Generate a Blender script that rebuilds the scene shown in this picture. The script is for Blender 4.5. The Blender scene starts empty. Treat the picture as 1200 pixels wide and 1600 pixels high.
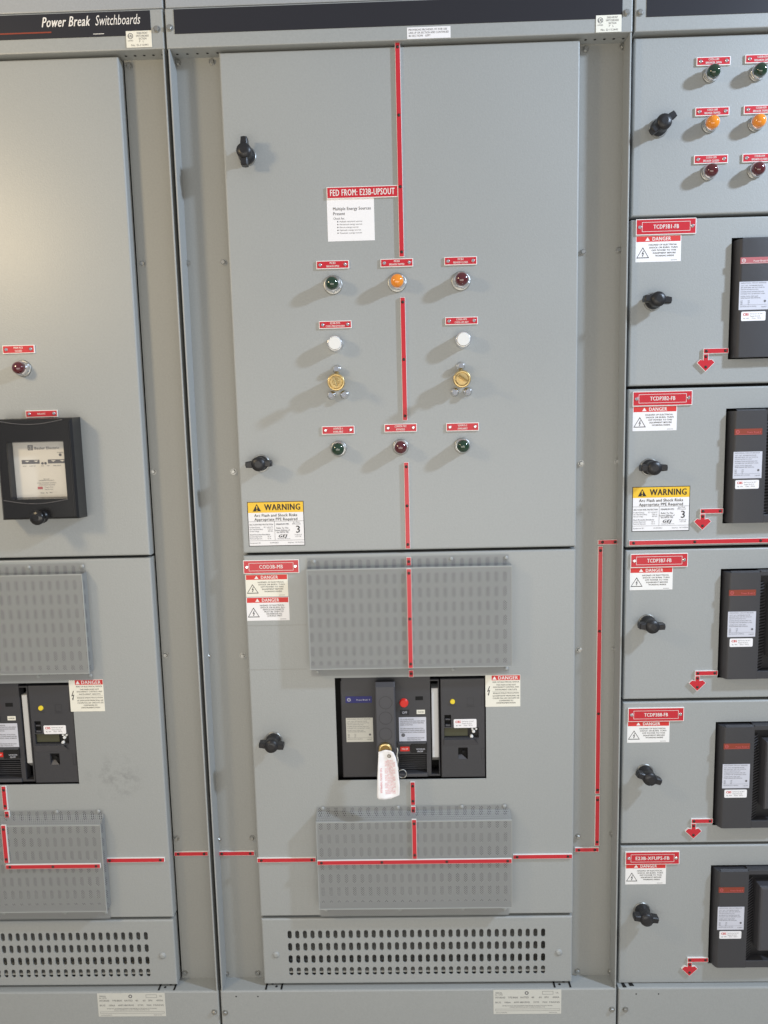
import bpy, math, random
from mathutils import Matrix, Vector
random.seed(7)
sc = bpy.context.scene
COL = sc.collection
# ------------------------------------------------------------------ camera
F_PX, D = 1150.0, 1.5            # focal length in photo pixels (1600 tall), distance to the cabinet line in metres
PITCH, ROLL, YAW = 1.44664254, -0.0242831, 0.02222102
Rx = Matrix.Rotation(PITCH, 3, 'X'); Rz = Matrix.Rotation(YAW, 3, 'Z'); Rl = Matrix.Rotation(ROLL, 3, 'Z')
CAMR = Rz @ Rx @ Rl
cd = bpy.data.cameras.new('camera'); cam = bpy.data.objects.new('camera', cd); COL.objects.link(cam)
cd.sensor_fit = 'VERTICAL'; cd.sensor_height = 36; cd.lens = F_PX / 1600 * 36
cd.clip_start = .05; cd.clip_end = 60
cam.matrix_world = Matrix.Translation((0, -D, 0)) @ CAMR.to_4x4()
sc.camera = cam
# ------------------------------------------------------------------ world, lamps, exposure
w = bpy.data.worlds.new("World"); sc.world = w; w.use_nodes = True
nt = w.node_tree; bg = nt.nodes['Background']
tc = nt.nodes.new('ShaderNodeTexCoord'); sx_ = nt.nodes.new('ShaderNodeSeparateXYZ'); cr = nt.nodes.new('ShaderNodeValToRGB')
nt.links.new(tc.outputs['Generated'], sx_.inputs[0])
mr = nt.nodes.new('ShaderNodeMapRange'); mr.inputs[1].default_value = -1; mr.inputs[2].default_value = 1
nt.links.new(sx_.outputs['Z'], mr.inputs[0]); nt.links.new(mr.outputs[0], cr.inputs[0]); nt.links.new(cr.outputs[0], bg.inputs[0])
e = cr.color_ramp.elements
e[0].position = 0; e[0].color = (.40, .37, .33, 1); e[1].position = 1; e[1].color = (.70, .69, .68, 1)
a = e.new(.42); a.color = (.47, .48, .50, 1); a = e.new(.6); a.color = (.66, .70, .78, 1)
bg.inputs[1].default_value = .62
def lamp(name, kind, loc, energy, color, size):
    l = bpy.data.lights.new(name, kind); l.energy = energy; l.color = color
    if kind == 'AREA': l.shape = 'RECTANGLE'; l.size = size[0]; l.size_y = size[1]
    else: l.shadow_soft_size = size
    o = bpy.data.objects.new(name, l); COL.objects.link(o); o.location = loc; return o
lamp('ceiling_lamp_cool', 'POINT', (2.05, -.93, 1.18), 215.0, (.66, .80, 1.0), .07)
lamp('ceiling_lamp_warm', 'POINT', (-1.30, -.95, .60), 29.0, (1.0, .78, .47), .11)
o = lamp('front_fill_light', 'AREA', (-.1, -2.0, -.50), 20.0, (1.0, .94, .84), (2.4, .9))  # soft fill added low behind the camera to brighten the doors, no real fixture
o.rotation_euler = (math.radians(90), 0, 0)
vs = sc.view_settings; vs.view_transform = 'Standard'; vs.look = 'None'; vs.gamma = 1; vs.use_curve_mapping = False; vs.exposure = 0
# ------------------------------------------------------------------ measuring: photo pixel -> point on a plane `dep` metres in front of the side panels
def pp(px, py, dep):
    d = CAMR @ Vector(((px - 600) / F_PX, -(py - 800) / F_PX, -1)); t = (D - dep) / d.y
    return t * d.x, t * d.z
def rect(x0, y0, x1, y1, dep):
    xm, ym = (x0 + x1) / 2, (y0 + y1) / 2
    X0, X1 = pp(x0, ym, dep)[0], pp(x1, ym, dep)[0]; Z1, Z0 = pp(xm, y0, dep)[1], pp(xm, y1, dep)[1]
    return X0, X1, Z0, Z1
# ------------------------------------------------------------------ materials
def newmat(name):
    m = bpy.data.materials.new(name); m.use_nodes = True; return m, m.node_tree, m.node_tree.nodes['Principled BSDF']
def plain(name, col, rough=.5, metal=0, coat=0, trans=0, spec=.5, bump=0, bscale=900):
    m, t, b = newmat(name)
    b.inputs['Base Color'].default_value = (*col, 1); b.inputs['Roughness'].default_value = rough
    b.inputs['Metallic'].default_value = metal; b.inputs['Coat Weight'].default_value = coat
    b.inputs['Transmission Weight'].default_value = trans; b.inputs['Specular IOR Level'].default_value = spec
    if bump:
        c = t.nodes.new('ShaderNodeTexCoord'); n = t.nodes.new('ShaderNodeTexNoise'); n.inputs['Scale'].default_value = bscale
        bp = t.nodes.new('ShaderNodeBump'); bp.inputs['Strength'].default_value = bump; bp.inputs['Distance'].default_value = .0005
        t.links.new(c.outputs['Object'], n.inputs[0]); t.links.new(n.outputs[0], bp.inputs['Height']); t.links.new(bp.outputs[0], b.inputs['Normal'])
    return m
def paint(name, col, rough=.4, smudge=None):
    m, t, b = newmat(name); N = t.nodes.new; L = t.links.new
    c = N('ShaderNodeTexCoord'); out = c.outputs['Object']
    n1 = N('ShaderNodeTexNoise'); n1.inputs['Scale'].default_value = 3.0; n1.inputs['Detail'].default_value = 6; L(out, n1.inputs[0])
    r1 = N('ShaderNodeMapRange'); r1.inputs[3].default_value = .95; r1.inputs[4].default_value = 1.05; L(n1.outputs[0], r1.inputs[0])
    n3 = N('ShaderNodeTexNoise'); n3.inputs['Scale'].default_value = 260; n3.inputs['Detail'].default_value = 3; L(out, n3.inputs[0])
    r3 = N('ShaderNodeMapRange'); r3.inputs[3].default_value = .92; r3.inputs[4].default_value = 1.08
    b.inputs['Specular IOR Level'].default_value = .62; L(n3.outputs[0], r3.inputs[0])
    mu = N('ShaderNodeMath'); mu.operation = 'MULTIPLY'; L(r1.outputs[0], mu.inputs[0]); L(r3.outputs[0], mu.inputs[1]); fac = mu.outputs[0]
    # sparse scuffs: thin, stretched specks slightly lighter than the paint
    mp = N('ShaderNodeMapping'); mp.inputs['Rotation'].default_value = (0, .5, 0); mp.inputs['Scale'].default_value = (26, 26, 7); L(out, mp.inputs[0])
    n4 = N('ShaderNodeTexNoise'); n4.inputs['Scale'].default_value = 2.2; n4.inputs['Detail'].default_value = 8; n4.inputs['Roughness'].default_value = .7; L(mp.outputs[0], n4.inputs[0])
    r4 = N('ShaderNodeMapRange'); r4.inputs[1].default_value = .70; r4.inputs[2].default_value = .78; r4.inputs[3].default_value = 1; r4.inputs[4].default_value = 1.10; L(n4.outputs[0], r4.inputs[0])
    m2 = N('ShaderNodeMath'); m2.operation = 'MULTIPLY'; L(fac, m2.inputs[0]); L(r4.outputs[0], m2.inputs[1]); fac = m2.outputs[0]
    if smudge:      # dark hand marks left on the paint
        (X, Z, rx, rz) = smudge
        mp2 = N('ShaderNodeMapping'); mp2.inputs['Location'].default_value = (-X / rx, 0, -Z / rz); mp2.inputs['Scale'].default_value = (1 / rx, 0, 1 / rz); L(out, mp2.inputs[0])
        ln = N('ShaderNodeVectorMath'); ln.operation = 'LENGTH'; L(mp2.outputs[0], ln.inputs[0])
        q1 = N('ShaderNodeMapRange'); q1.inputs[1].default_value = 1.2; q1.inputs[2].default_value = .4; L(ln.outputs['Value'], q1.inputs[0])
        n5 = N('ShaderNodeTexNoise'); n5.inputs['Scale'].default_value = 34; n5.inputs['Detail'].default_value = 8; n5.inputs['Roughness'].default_value = .75; L(out, n5.inputs[0])
        q2 = N('ShaderNodeMapRange'); q2.inputs[1].default_value = .48; q2.inputs[2].default_value = .62; q2.inputs[4].default_value = .22; L(n5.outputs[0], q2.inputs[0])
        q3 = N('ShaderNodeMath'); q3.operation = 'MULTIPLY'; L(q1.outputs[0], q3.inputs[0]); L(q2.outputs[0], q3.inputs[1])
        q4 = N('ShaderNodeMath'); q4.operation = 'SUBTRACT'; q4.inputs[0].default_value = 1; L(q3.outputs[0], q4.inputs[1])
        m3 = N('ShaderNodeMath'); m3.operation = 'MULTIPLY'; L(fac, m3.inputs[0]); L(q4.outputs[0], m3.inputs[1]); fac = m3.outputs[0]
    vm = N('ShaderNodeVectorMath'); vm.operation = 'SCALE'; vm.inputs[0].default_value = col; L(fac, vm.inputs['Scale']); L(vm.outputs[0], b.inputs['Base Color'])
    rr = N('ShaderNodeMapRange'); rr.inputs[3].default_value = rough - .06; rr.inputs[4].default_value = rough + .08; L(n1.outputs[0], rr.inputs[0]); L(rr.outputs[0], b.inputs['Roughness'])
    n2 = N('ShaderNodeTexNoise'); n2.inputs['Scale'].default_value = 420; n2.inputs['Detail'].default_value = 2; L(out, n2.inputs[0])
    nb = N('ShaderNodeTexNoise'); nb.inputs['Scale'].default_value = 2.8; nb.inputs['Detail'].default_value = 1; L(out, nb.inputs[0])
    ad = N('ShaderNodeMath'); ad.operation = 'MULTIPLY_ADD'; ad.inputs[1].default_value = 12.0; L(nb.outputs[0], ad.inputs[0]); L(n2.outputs[0], ad.inputs[2])   # sheet metal is never quite flat
    bp = N('ShaderNodeBump'); bp.inputs['Strength'].default_value = .6; bp.inputs['Distance'].default_value = .0004
    L(ad.outputs[0], bp.inputs['Height']); L(bp.outputs[0], b.inputs['Normal'])
    return m
def perforated(name, col, pitch=.0042, r=.21):
    m, t, b = newmat(name); N = t.nodes.new; L = t.links.new
    b.inputs['Roughness'].default_value = .5; b.inputs['Base Color'].default_value = (*col, 1)
    c = N('ShaderNodeTexCoord'); sp = N('ShaderNodeSeparateXYZ'); L(c.outputs['Object'], sp.inputs[0])
    def M(op, x, y=None):
        n = N('ShaderNodeMath'); n.operation = op
        for i, v in enumerate((x, y)):
            if v is None: continue
            if isinstance(v, (int, float)): n.inputs[i].default_value = v
            else: L(v, n.inputs[i])
        return n.outputs[0]
    X = M('ADD', sp.outputs['X'], sp.outputs['Y']); Z = sp.outputs['Z']
    ds = []
    for off in (0, .5):
        fx = M('SUBTRACT', M('FRACT', M('ADD', M('DIVIDE', X, pitch), off)), .5)
        fz = M('SUBTRACT', M('FRACT', M('ADD', M('DIVIDE', Z, pitch * 1.1), off)), .5)
        ds.append(M('SQRT', M('ADD', M('MULTIPLY', fx, fx), M('MULTIPLY', fz, fz))))
    hole = M('LESS_THAN', M('MINIMUM', ds[0], ds[1]), r)
    tr = N('ShaderNodeBsdfTransparent'); mx = N('ShaderNodeMixShader'); L(hole, mx.inputs[0]); L(b.outputs[0], mx.inputs[1]); L(tr.outputs[0], mx.inputs[2])
    L(mx.outputs[0], t.nodes['Material Output'].inputs['Surface'])
    return m
GREY = (.345, .36, .355)
sm = pp(180, 1215, .027)
M = dict(
    grey=paint('grey_enamel', GREY), grey_smudged=paint('grey_enamel_smudged', GREY, smudge=(sm[0] + .4185 + .8663 / 2, sm[1] + 1.40, .060, .050)),
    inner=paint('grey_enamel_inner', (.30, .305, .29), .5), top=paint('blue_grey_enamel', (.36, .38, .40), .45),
    dark=plain('dark_interior', (.022, .022, .022), .8), gap=plain('gap_shade_black', (.006, .006, .006), .8), mid=plain('interior_metal', (.24, .24, .23), .6),  # gap: near-black colour stands for the shade inside door and breaker gaps
    perf=perforated('perforated_sheet', (.30, .31, .31)),
    black=plain('black_plastic', (.014, .014, .016), .38, bump=.4), blackg=plain('glossy_black', (.010, .010, .011), .27),
    band=plain('black_band_film', (.018, .018, .024), .42), char=plain('charcoal_plastic', (.045, .045, .050), .45, bump=.6, bscale=1500),
    char2=plain('charcoal_handle_plastic', (.066, .066, .074), .42, bump=.5, bscale=1500), charl=plain('embossed_edge_plastic', (.03, .03, .034), .5),
    red=plain('red_laminate', (.56, .022, .035), .32), redl=plain('red_print', (.66, .035, .03), .5), core=plain('white_core', (.85, .83, .80), .45),
    white=plain('white_vinyl', (.88, .87, .85), .45), cream=plain('cream_vinyl', (.84, .82, .72), .45), paper=plain('paper', (.88, .87, .88), .6),
    silver=plain('silver_foil_label', (.62, .62, .57), .4), lilac=plain('grey_white_label', (.62, .63, .70), .45), ink=plain('black_ink', (.015, .015, .018), .6),
    grink=plain('grey_ink', (.13, .13, .14), .6), yellow=plain('yellow_print', (.88, .55, .03), .45), blue=plain('blue_label', (.02, .022, .16), .35),
    rust=plain('orange_red_label', (.26, .045, .022), .5), redfade=plain('faded_red_label', (.46, .13, .14), .4),
    chrome=plain('chrome', (.86, .86, .87), .12, 1), zinc=plain('zinc_plate', (.42, .42, .40), .42, 1), steel=plain('dull_steel', (.42, .40, .36), .35, 1),
    brass=plain('brass', (.66, .50, .24), .34, 1), brassd=plain('worn_brass', (.36, .24, .09), .35, 1),
    green=plain('green_lens', (.003, .032, .012), .08, coat=1), redlens=plain('red_lens', (.085, .004, .010), .08, coat=1), amber=plain('amber_lens', (.85, .27, .012), .12, coat=1),
    cap=plain('white_plastic', (.80, .80, .78), .35), lever=plain('pale_grey_plastic', (.60, .61, .62), .4), redbtn=plain('red_plastic', (.75, .03, .02), .35),
    ybtn=plain('yellow_plastic', (.85, .65, .04), .35), lcd=plain('olive_display', (.075, .075, .045), .2), hole=plain('hole_black', (.004, .004, .004), .9),
    face=plain('relay_face', (.72, .69, .62), .4), floor=plain('concrete', (.46, .41, .34), .5, bump=.3, bscale=60), pink=plain('pink_print', (.66, .14, .15), .7))
def glassmat():
    m, t, b = newmat('clear_window'); N = t.nodes.new
    g = N('ShaderNodeBsdfGlossy'); g.inputs['Roughness'].default_value = .05; tr = N('ShaderNodeBsdfTransparent'); mx = N('ShaderNodeMixShader'); mx.inputs[0].default_value = .07
    t.links.new(tr.outputs[0], mx.inputs[1]); t.links.new(g.outputs[0], mx.inputs[2]); t.links.new(mx.outputs[0], t.nodes['Material Output'].inputs['Surface']); return m
M['glass'] = glassmat(); M['rivetd'] = plain('dark_rivet', (.05, .035, .03), .5, .3)
# ------------------------------------------------------------------ mesh builder: x right, z up, d = distance out of the cabinet (y = -d)
_txt = {}
def glyphs(s, bold):
    k = (s, bold)
    if k not in _txt:
        c = bpy.data.curves.new('t', 'FONT'); c.body = s; c.size = 1; c.offset = 0; c.space_character = 1 + bold * 3.2 + .02; c.resolution_u = 2; c.fill_mode = 'FRONT'
        o = bpy.data.objects.new('t', c); me = o.to_mesh()
        _txt[k] = ([(v.co.x, v.co.y) for v in me.vertices], [tuple(p.vertices) for p in me.polygons])
        o.to_mesh_clear(); bpy.data.objects.remove(o); bpy.data.curves.remove(c)
    return _txt[k]
CAPH = None
class MB:
    def __init__(s): s.v = []; s.f = []; s.sm = []
    def add(s, vs, fs, smooth=False):
        n = len(s.v); s.v += vs; s.f += [tuple(i + n for i in f) for f in fs]; s.sm += [smooth] * len(fs); return s
    def box(s, x0, x1, z0, z1, d0, d1, c=0, back=True):
        """d1 is the front; c = chamfer of the front edges"""
        V = lambda a, b_, c_, d_, dd: [(a, -dd, c_), (b_, -dd, c_), (b_, -dd, d_), (a, -dd, d_)]
        rings = [V(x0, x1, z0, z1, d0)]
        if c:
            rings.append(V(x0, x1, z0, z1, d1 - c)); k = c * .293
            rings.append(V(x0 + k, x1 - k, z0 + k, z1 - k, d1 - k)); rings.append(V(x0 + c, x1 - c, z0 + c, z1 - c, d1))
        else: rings.append(V(x0, x1, z0, z1, d1))
        vs = sum(rings, []); fs = []
        for r in range(len(rings) - 1):
            for i in range(4):
                j = (i + 1) % 4; fs.append((r * 4 + i, r * 4 + j, r * 4 + 4 + j, r * 4 + 4 + i))
        n = len(vs); fs.append((n - 4, n - 3, n - 2, n - 1))
        if back: fs.append((3, 2, 1, 0))
        return s.add(vs, fs)
    def prism(s, pts, d0, d1, c=0):
        """pts counter-clockwise seen from the front"""
        n = len(pts); cx = sum(p[0] for p in pts) / n; cz = sum(p[1] for p in pts) / n
        def ins(p, k):
            dx, dz = p[0] - cx, p[1] - cz; l = math.hypot(dx, dz) or 1; return (p[0] - dx / l * k, p[1] - dz / l * k)
        rings = [[(p[0], -d0, p[1]) for p in pts]]
        if c:
            rings.append([(p[0], -(d1 - c), p[1]) for p in pts]); rings.append([(ins(p, c)[0], -d1, ins(p, c)[1]) for p in pts])
        else: rings.append([(p[0], -d1, p[1]) for p in pts])
        vs = sum(rings, []); fs = []
        for r in range(len(rings) - 1):
            for i in range(n):
                j = (i + 1) % n; fs.append((r * n + i, r * n + j, r * n + n + j, r * n + n + i))
        m = len(vs); fs.append(tuple(range(m - n, m))); fs.append(tuple(range(n - 1, -1, -1)))
        return s.add(vs, fs)
    def lathe(s, prof, n=28, cx=0, cz=0, cap=True):
        vs = []; fs = []
        for r, d in prof:
            for i in range(n):
                t = 2 * math.pi * i / n; vs.append((cx + r * math.cos(t), -d, cz + r * math.sin(t)))
        for k in range(len(prof) - 1):
            for i in range(n):
                j = (i + 1) % n; fs.append((k * n + i, k * n + j, k * n + n + j, k * n + n + i))
        s.add(vs, fs, True)
        if cap: s.add([vs[-n + i] for i in range(n)], [tuple(range(n))])
        return s
    def disc(s, cx, cz, r, d0, d1, n=20, c=0):
        return s.prism([(cx + r * math.cos(2 * math.pi * i / n), cz + r * math.sin(2 * math.pi * i / n)) for i in range(n)], d0, d1, c)
    def flat(s, x0, x1, z0, z1, d): return s.add([(x0, -d, z0), (x1, -d, z0), (x1, -d, z1), (x0, -d, z1)], [(0, 1, 2, 3)])
    def poly(s, pts, d): return s.add([(x, -d, z) for x, z in pts], [tuple(range(len(pts)))])
    def frame(s, x0, x1, z0, z1, d, t):
        s.flat(x0, x1, z1 - t, z1, d); s.flat(x0, x1, z0, z0 + t, d); s.flat(x0, x0 + t, z0 + t, z1 - t, d); return s.flat(x1 - t, x1, z0 + t, z1 - t, d)
    def ring(s, cx, cz, r0, r1, d, n=24):
        vs = [(cx + r * math.cos(2 * math.pi * i / n), -d, cz + r * math.sin(2 * math.pi * i / n)) for r in (r0, r1) for i in range(n)]
        return s.add(vs, [(i, n + i, n + (i + 1) % n, (i + 1) % n) for i in range(n)])
    def text(s, x, z, d, t, h, w=None, bold=0, align='C', shear=0, maxw=None):
        """cap height h, centred on z; w forces the total width"""
        global CAPH
        if CAPH is None: CAPH = max(p[1] for p in glyphs('H', 0)[0])
        vs, fs = glyphs(t, bold)
        if not vs: return s
        k = h / CAPH; a0 = min(p[0] for p in vs); a1 = max(p[0] for p in vs); kx = k
        if w: kx = w / (a1 - a0)
        elif maxw and (a1 - a0) * k > maxw: kx = maxw / (a1 - a0)
        off = {'C': -(a0 + a1) / 2, 'L': -a0, 'R': -a1}[align]
        for i, sh in enumerate(((0,), (-1, 1))[bold > 0]):     # bold = two passes a hair apart
            s.add([(x + (p[0] + off + sh * bold) * kx + shear * p[1] * k, -d - i * .00012, z + p[1] * k - h / 2) for p in vs], fs)
        return s
    def tube(s, path, r, n=8):
        vs = []; fs = []; P = [Vector(p) for p in path]
        for i, p in enumerate(P):
            t = (P[min(i + 1, len(P) - 1)] - P[max(i - 1, 0)]).normalized()
            u = t.cross(Vector((0, 1, 0))); u = u if u.length > .01 else t.cross(Vector((1, 0, 0))); u.normalize(); v_ = t.cross(u)
            for k in range(n):
                a_ = 2 * math.pi * k / n; vs.append(tuple(p + u * r * math.cos(a_) + v_ * r * math.sin(a_)))
        for i in range(len(P) - 1):
            for k in range(n):
                j = (k + 1) % n; fs.append((i * n + k, i * n + j, i * n + n + j, i * n + n + k))
        return s.add(vs, fs, True)
    def rot(s, ang, cx=0, cz=0):
        c, q = math.cos(ang), math.sin(ang)
        s.v = [(cx + (x - cx) * c - (z - cz) * q, y, cz + (x - cx) * q + (z - cz) * c) for x, y, z in s.v]; return s
    def build(s, name, mat, parent=None, loc=None, sub=None):
        """sub: subtract this world point (parts written in world coordinates)"""
        me = bpy.data.meshes.new(name)
        if sub is not None: s.v = [(x - sub[0], y - sub[1], z - sub[2]) for x, y, z in s.v]
        me.from_pydata(s.v, [], s.f); me.polygons.foreach_set('use_smooth', s.sm)
        me.materials.append(M[mat] if isinstance(mat, str) else mat); me.update()
        o = bpy.data.objects.new(name, me); COL.objects.link(o); o.parent = parent
        if loc: o.location = loc
        return o
USED = {}
def tag(o, label, cat, group=None):
    assert 4 <= len(label.split()) <= 16, label
    assert label not in USED, label
    USED[label] = 1
    o['label'] = label; o['category'] = cat
    if group: o['group'] = group
    return o
def thing(name, label, cat, x, z, dep, group=None):
    o = bpy.data.objects.new(name, None); COL.objects.link(o); o.location = (x, -dep, z); o.empty_display_size = .02
    return tag(o, label, cat, group)
def kids(o): return [c for c in bpy.data.objects if c.parent == o]
def copy_tree(o, parent=None, label=None, loc=None):
    ch = kids(o); c = o.copy(); COL.objects.link(c); c.parent = parent
    if label: USED[label] = 1; c['label'] = label
    if loc: c.location = loc
    for k in ch: copy_tree(k, c)
    return c
# ------------------------------------------------------------------ dimensions of the line-up
SW = .8663                       # section width
XB, XC = -.4185, .4478           # boundaries left|centre and centre|right
DD, HD = .027, .040              # door face and header/base face, out from the side panels
ZHB, ZHT = .6965, pp(400, 8, HD)[1]
DX0, DX1 = -.3225, .3532         # centre door
ZD1, ZD0 = .6925, -.2625
ZL1, ZL0 = -.2680, -1.0640
ZV1, ZV0 = -1.0705, -1.2255
ZB1, ZFL = pp(600, 1547, HD)[1], -1.40
# floor under the cabinets
fl = MB().add([(-6, -6, ZFL), (6, -6, ZFL), (6, .9, ZFL), (-6, .9, ZFL)], [(0, 1, 2, 3)]).build('floor', 'floor'); fl['kind'] = 'structure'
def plate(mb, x0, x1, z0, z1, df, db, r=.003, cut=(), grids=(), t=.002):
    """folded sheet front: flat face with rectangular cut-outs and fields of oblong slots, rounded edges, sides back to db"""
    xi = [x0 + r, x1 - r]; zi = [z0 + r, z1 - r]; zones = list(cut)
    gr = []
    for (gx, gz, px, pz, sw, sh) in grids:       # first/last column centres, first/last row centres
        nx = int(round((gx[1] - gx[0]) / px)); nz = int(round((gz[1] - gz[0]) / pz))
        px = (gx[1] - gx[0]) / nx; pz = (gz[1] - gz[0]) / nz
        R_ = (gx[0] - px / 2, gx[1] + px / 2, gz[0] - pz / 2, gz[1] + pz / 2)
        zones.append(R_); gr.append((R_, nx + 1, nz + 1, px, pz, sw, sh))
    for a in zones: xi += [a[0], a[1]]; zi += [a[2], a[3]]
    xi = sorted(set(xi)); zi = sorted(set(zi))
    for i in range(len(xi) - 1):
        for j in range(len(zi) - 1):
            cx, cz = (xi[i] + xi[i + 1]) / 2, (zi[j] + zi[j + 1]) / 2
            if any(a[0] < cx < a[1] and a[2] < cz < a[3] for a in zones): continue
            mb.flat(xi[i], xi[i + 1], zi[j], zi[j + 1], df)
    for a in cut:
        c4 = [(a[0], a[2]), (a[1], a[2]), (a[1], a[3]), (a[0], a[3])]
        vs = [(x, -df, z) for x, z in c4] + [(x, -(df - t), z) for x, z in c4]
        mb.add(vs, [(i, 4 + i, 4 + (i + 1) % 4, (i + 1) % 4) for i in range(4)])
    for (R_, nx, nz, px, pz, sw, sh) in gr:
        for i in range(nx):
            for j in range(nz):
                cx = R_[0] + px * (i + .5); cz = R_[2] + pz * (j + .5); rr = sw / 2; hh = sh / 2 - rr
                cap = []
                for k in range(6): a_ = math.pi * k / 5; cap.append((cx + rr * math.cos(a_), cz + hh + rr * math.sin(a_)))
                for k in range(6): a_ = math.pi + math.pi * k / 5; cap.append((cx + rr * math.cos(a_), cz - hh + rr * math.sin(a_)))
                B = [(cx + px / 2, cz + pz / 2), (cx - px / 2, cz + pz / 2), (cx - px / 2, cz - pz / 2), (cx + px / 2, cz - pz / 2)]
                vs = [(x, -df, z) for x, z in cap + B] + [(x, -(df - t), z) for x, z in cap]
                fs = [(0, 12, 13, 5, 4, 3, 2, 1), (5, 13, 14, 6), (6, 14, 15, 11, 10, 9, 8, 7), (11, 15, 12, 0)]
                mb.add(vs, [tuple(reversed(f)) if False else f for f in fs])
                mb.add([vs[k] for k in range(12)] + [vs[16 + k] for k in range(12)], [(k, (k + 1) % 12, 12 + (k + 1) % 12, 12 + k) for k in range(12)], True)
    rings = []
    for k in range(5):
        a_ = math.pi / 2 * k / 4; o_ = r * (1 - math.sin(a_)); dd = df - r * (1 - math.cos(a_))
        rings.append((x0 + o_, x1 - o_, z0 + o_, z1 - o_, dd))
    rings.append((x0, x1, z0, z1, db))
    vs = []
    for q in rings: vs += [(q[0], -q[4], q[2]), (q[1], -q[4], q[2]), (q[1], -q[4], q[3]), (q[0], -q[4], q[3])]
    fs = []
    for k in range(len(rings) - 1):
        for i in range(4): j = (i + 1) % 4; fs.append((k * 4 + 4 + i, k * 4 + 4 + j, k * 4 + j, k * 4 + i))
    mb.add(vs, fs)
    return mb
def bolt_mb(cx, cz, d0, r=.0050, h=.005, hexa=True):
    m = MB(); m.disc(cx, cz, r * 1.25, d0, d0 + .0012, 20)
    n = 6; a0 = random.random() * 3
    m.prism([(cx + r * math.cos(a0 + 2 * math.pi * i / n), cz + r * math.sin(a0 + 2 * math.pi * i / n)) for i in range(n)], d0 + .0012, d0 + h, .0012)
    return m
# ------------------------------------------------------------------ cabinets
def cabinet(X0, label):
    X1 = X0 + SW; loc = (X0 + SW / 2, 0, ZFL)
    root = bpy.data.objects.new('switchboard_cabinet', None); COL.objects.link(root); root.location = loc
    tag(root, label, 'electrical cabinet', 'switchboard cabinets standing side by side')
    return root, loc, X0, X1
def common(root, loc, X0, X1, header_band):
    g = .0022
    MBx = lambda: MB()
    hd = MBx().box(X0 + g, X1 - g, ZHB, ZHT, -.02, HD, .002).build('header_panel', 'grey', root, sub=loc)
    if header_band: MBx().box(*header_band, HD - .001, HD + .0008).build('name_band', 'band', hd, sub=None)
    hk = kids(hd)
    for k in hk: k.data.transform(Matrix.Translation((-loc[0], -loc[1], -loc[2])))
    MBx().box(X0 + g, X1 - g, ZHT + .004, ZHT + .33, -.02, HD - .006, .002).build('top_panel', 'top', root, sub=loc)
    MBx().box(X0 + g, X1 - g, ZFL, ZB1, -.02, HD, .003).build('base_panel', 'grey', root, sub=loc)
    b = MBx().box(X0 + .004, X1 - .004, ZFL + .01, ZHT + .3, -.50, -.26)
    b.flat(X0, X1, ZFL, ZHT + .33, -.2599); b.build('rear_shell', 'dark', root, sub=loc)
    return hd
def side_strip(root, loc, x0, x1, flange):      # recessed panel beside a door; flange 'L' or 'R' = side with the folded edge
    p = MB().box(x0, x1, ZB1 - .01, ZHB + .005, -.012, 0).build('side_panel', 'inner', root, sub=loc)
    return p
def flange(root, loc, xa, xb):
    return MB().box(xa, xb, ZB1 + .0005, ZHB - .0005, -.02, HD - .0005, .0006).build('frame_flange', 'grey', root, sub=loc)
def bolts(parent, loc, pts, dep, mat='zinc'):
    for x, y in pts:
        X, Z = pp(x, y, dep); bolt_mb(X, Z, dep).build('bolt', mat, parent, sub=loc)
CY = 1      # slot fields, in photo pixels of the centre section
g1a, g1b = pp(486, 1036, DD), pp(789, 880, DD)
GU = ((pp(486, 960, DD)[0], pp(789, 960, DD)[0]), (pp(640, 1038, DD)[1], pp(640, 881, DD)[1]), .0172, .0290, .0085, .0225)
GL = ((pp(503, 1345, DD)[0], pp(790, 1345, DD)[0]), (pp(640, 1413, DD)[1], pp(640, 1268, DD)[1]), .0172, .0290, .0085, .0225)
GV = ((pp(453.7, 1488, DD)[0], pp(848.6, 1488, DD)[0]), (pp(640, 1516.5, DD)[1], pp(640, 1459, DD)[1]), .0165, .0262, .0090, .0195)
CUT = rect(525.5, 1057.5, 759.5, 1218, DD)
def knob(parent, loc, px, py, ang, tilt=0):
    """black door latch: chrome collar, boss and two wings. (px,py) = photo position of its front"""
    X, Z = pp(px, py, DD + .026)
    k = MB().lathe([(.0152, DD + .0022), (.0152, DD + .009), (.0128, DD + .012), (.0132, DD + .022), (.0142, DD + .024), (.0142, DD + .033), (.0125, DD + .037), (.006, DD + .0385)], 24, X, Z)
    w = MB()
    for s in (-1, 1):
        q = [(X + s * .004, Z - .0068), (X + s * .0155, Z - .0066), (X + s * .0250, Z - .0058), (X + s * .0260, Z), (X + s * .0250, Z + .0058), (X + s * .0155, Z + .0066), (X + s * .004, Z + .0068)]
        if s < 0: q.reverse()
        w.prism(q, DD + .018, DD + .034, .002)
    w.rot(ang, X, Z); k.add(w.v, w.f)
    o = k.build('latch_knob', 'black', parent, sub=loc)
    MB().lathe([(.0175, DD + .0002), (.0175, DD + .0018), (.0165, DD + .0026)], 28, X, Z).build('collar', 'zinc', parent, sub=loc)
    return o
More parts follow.
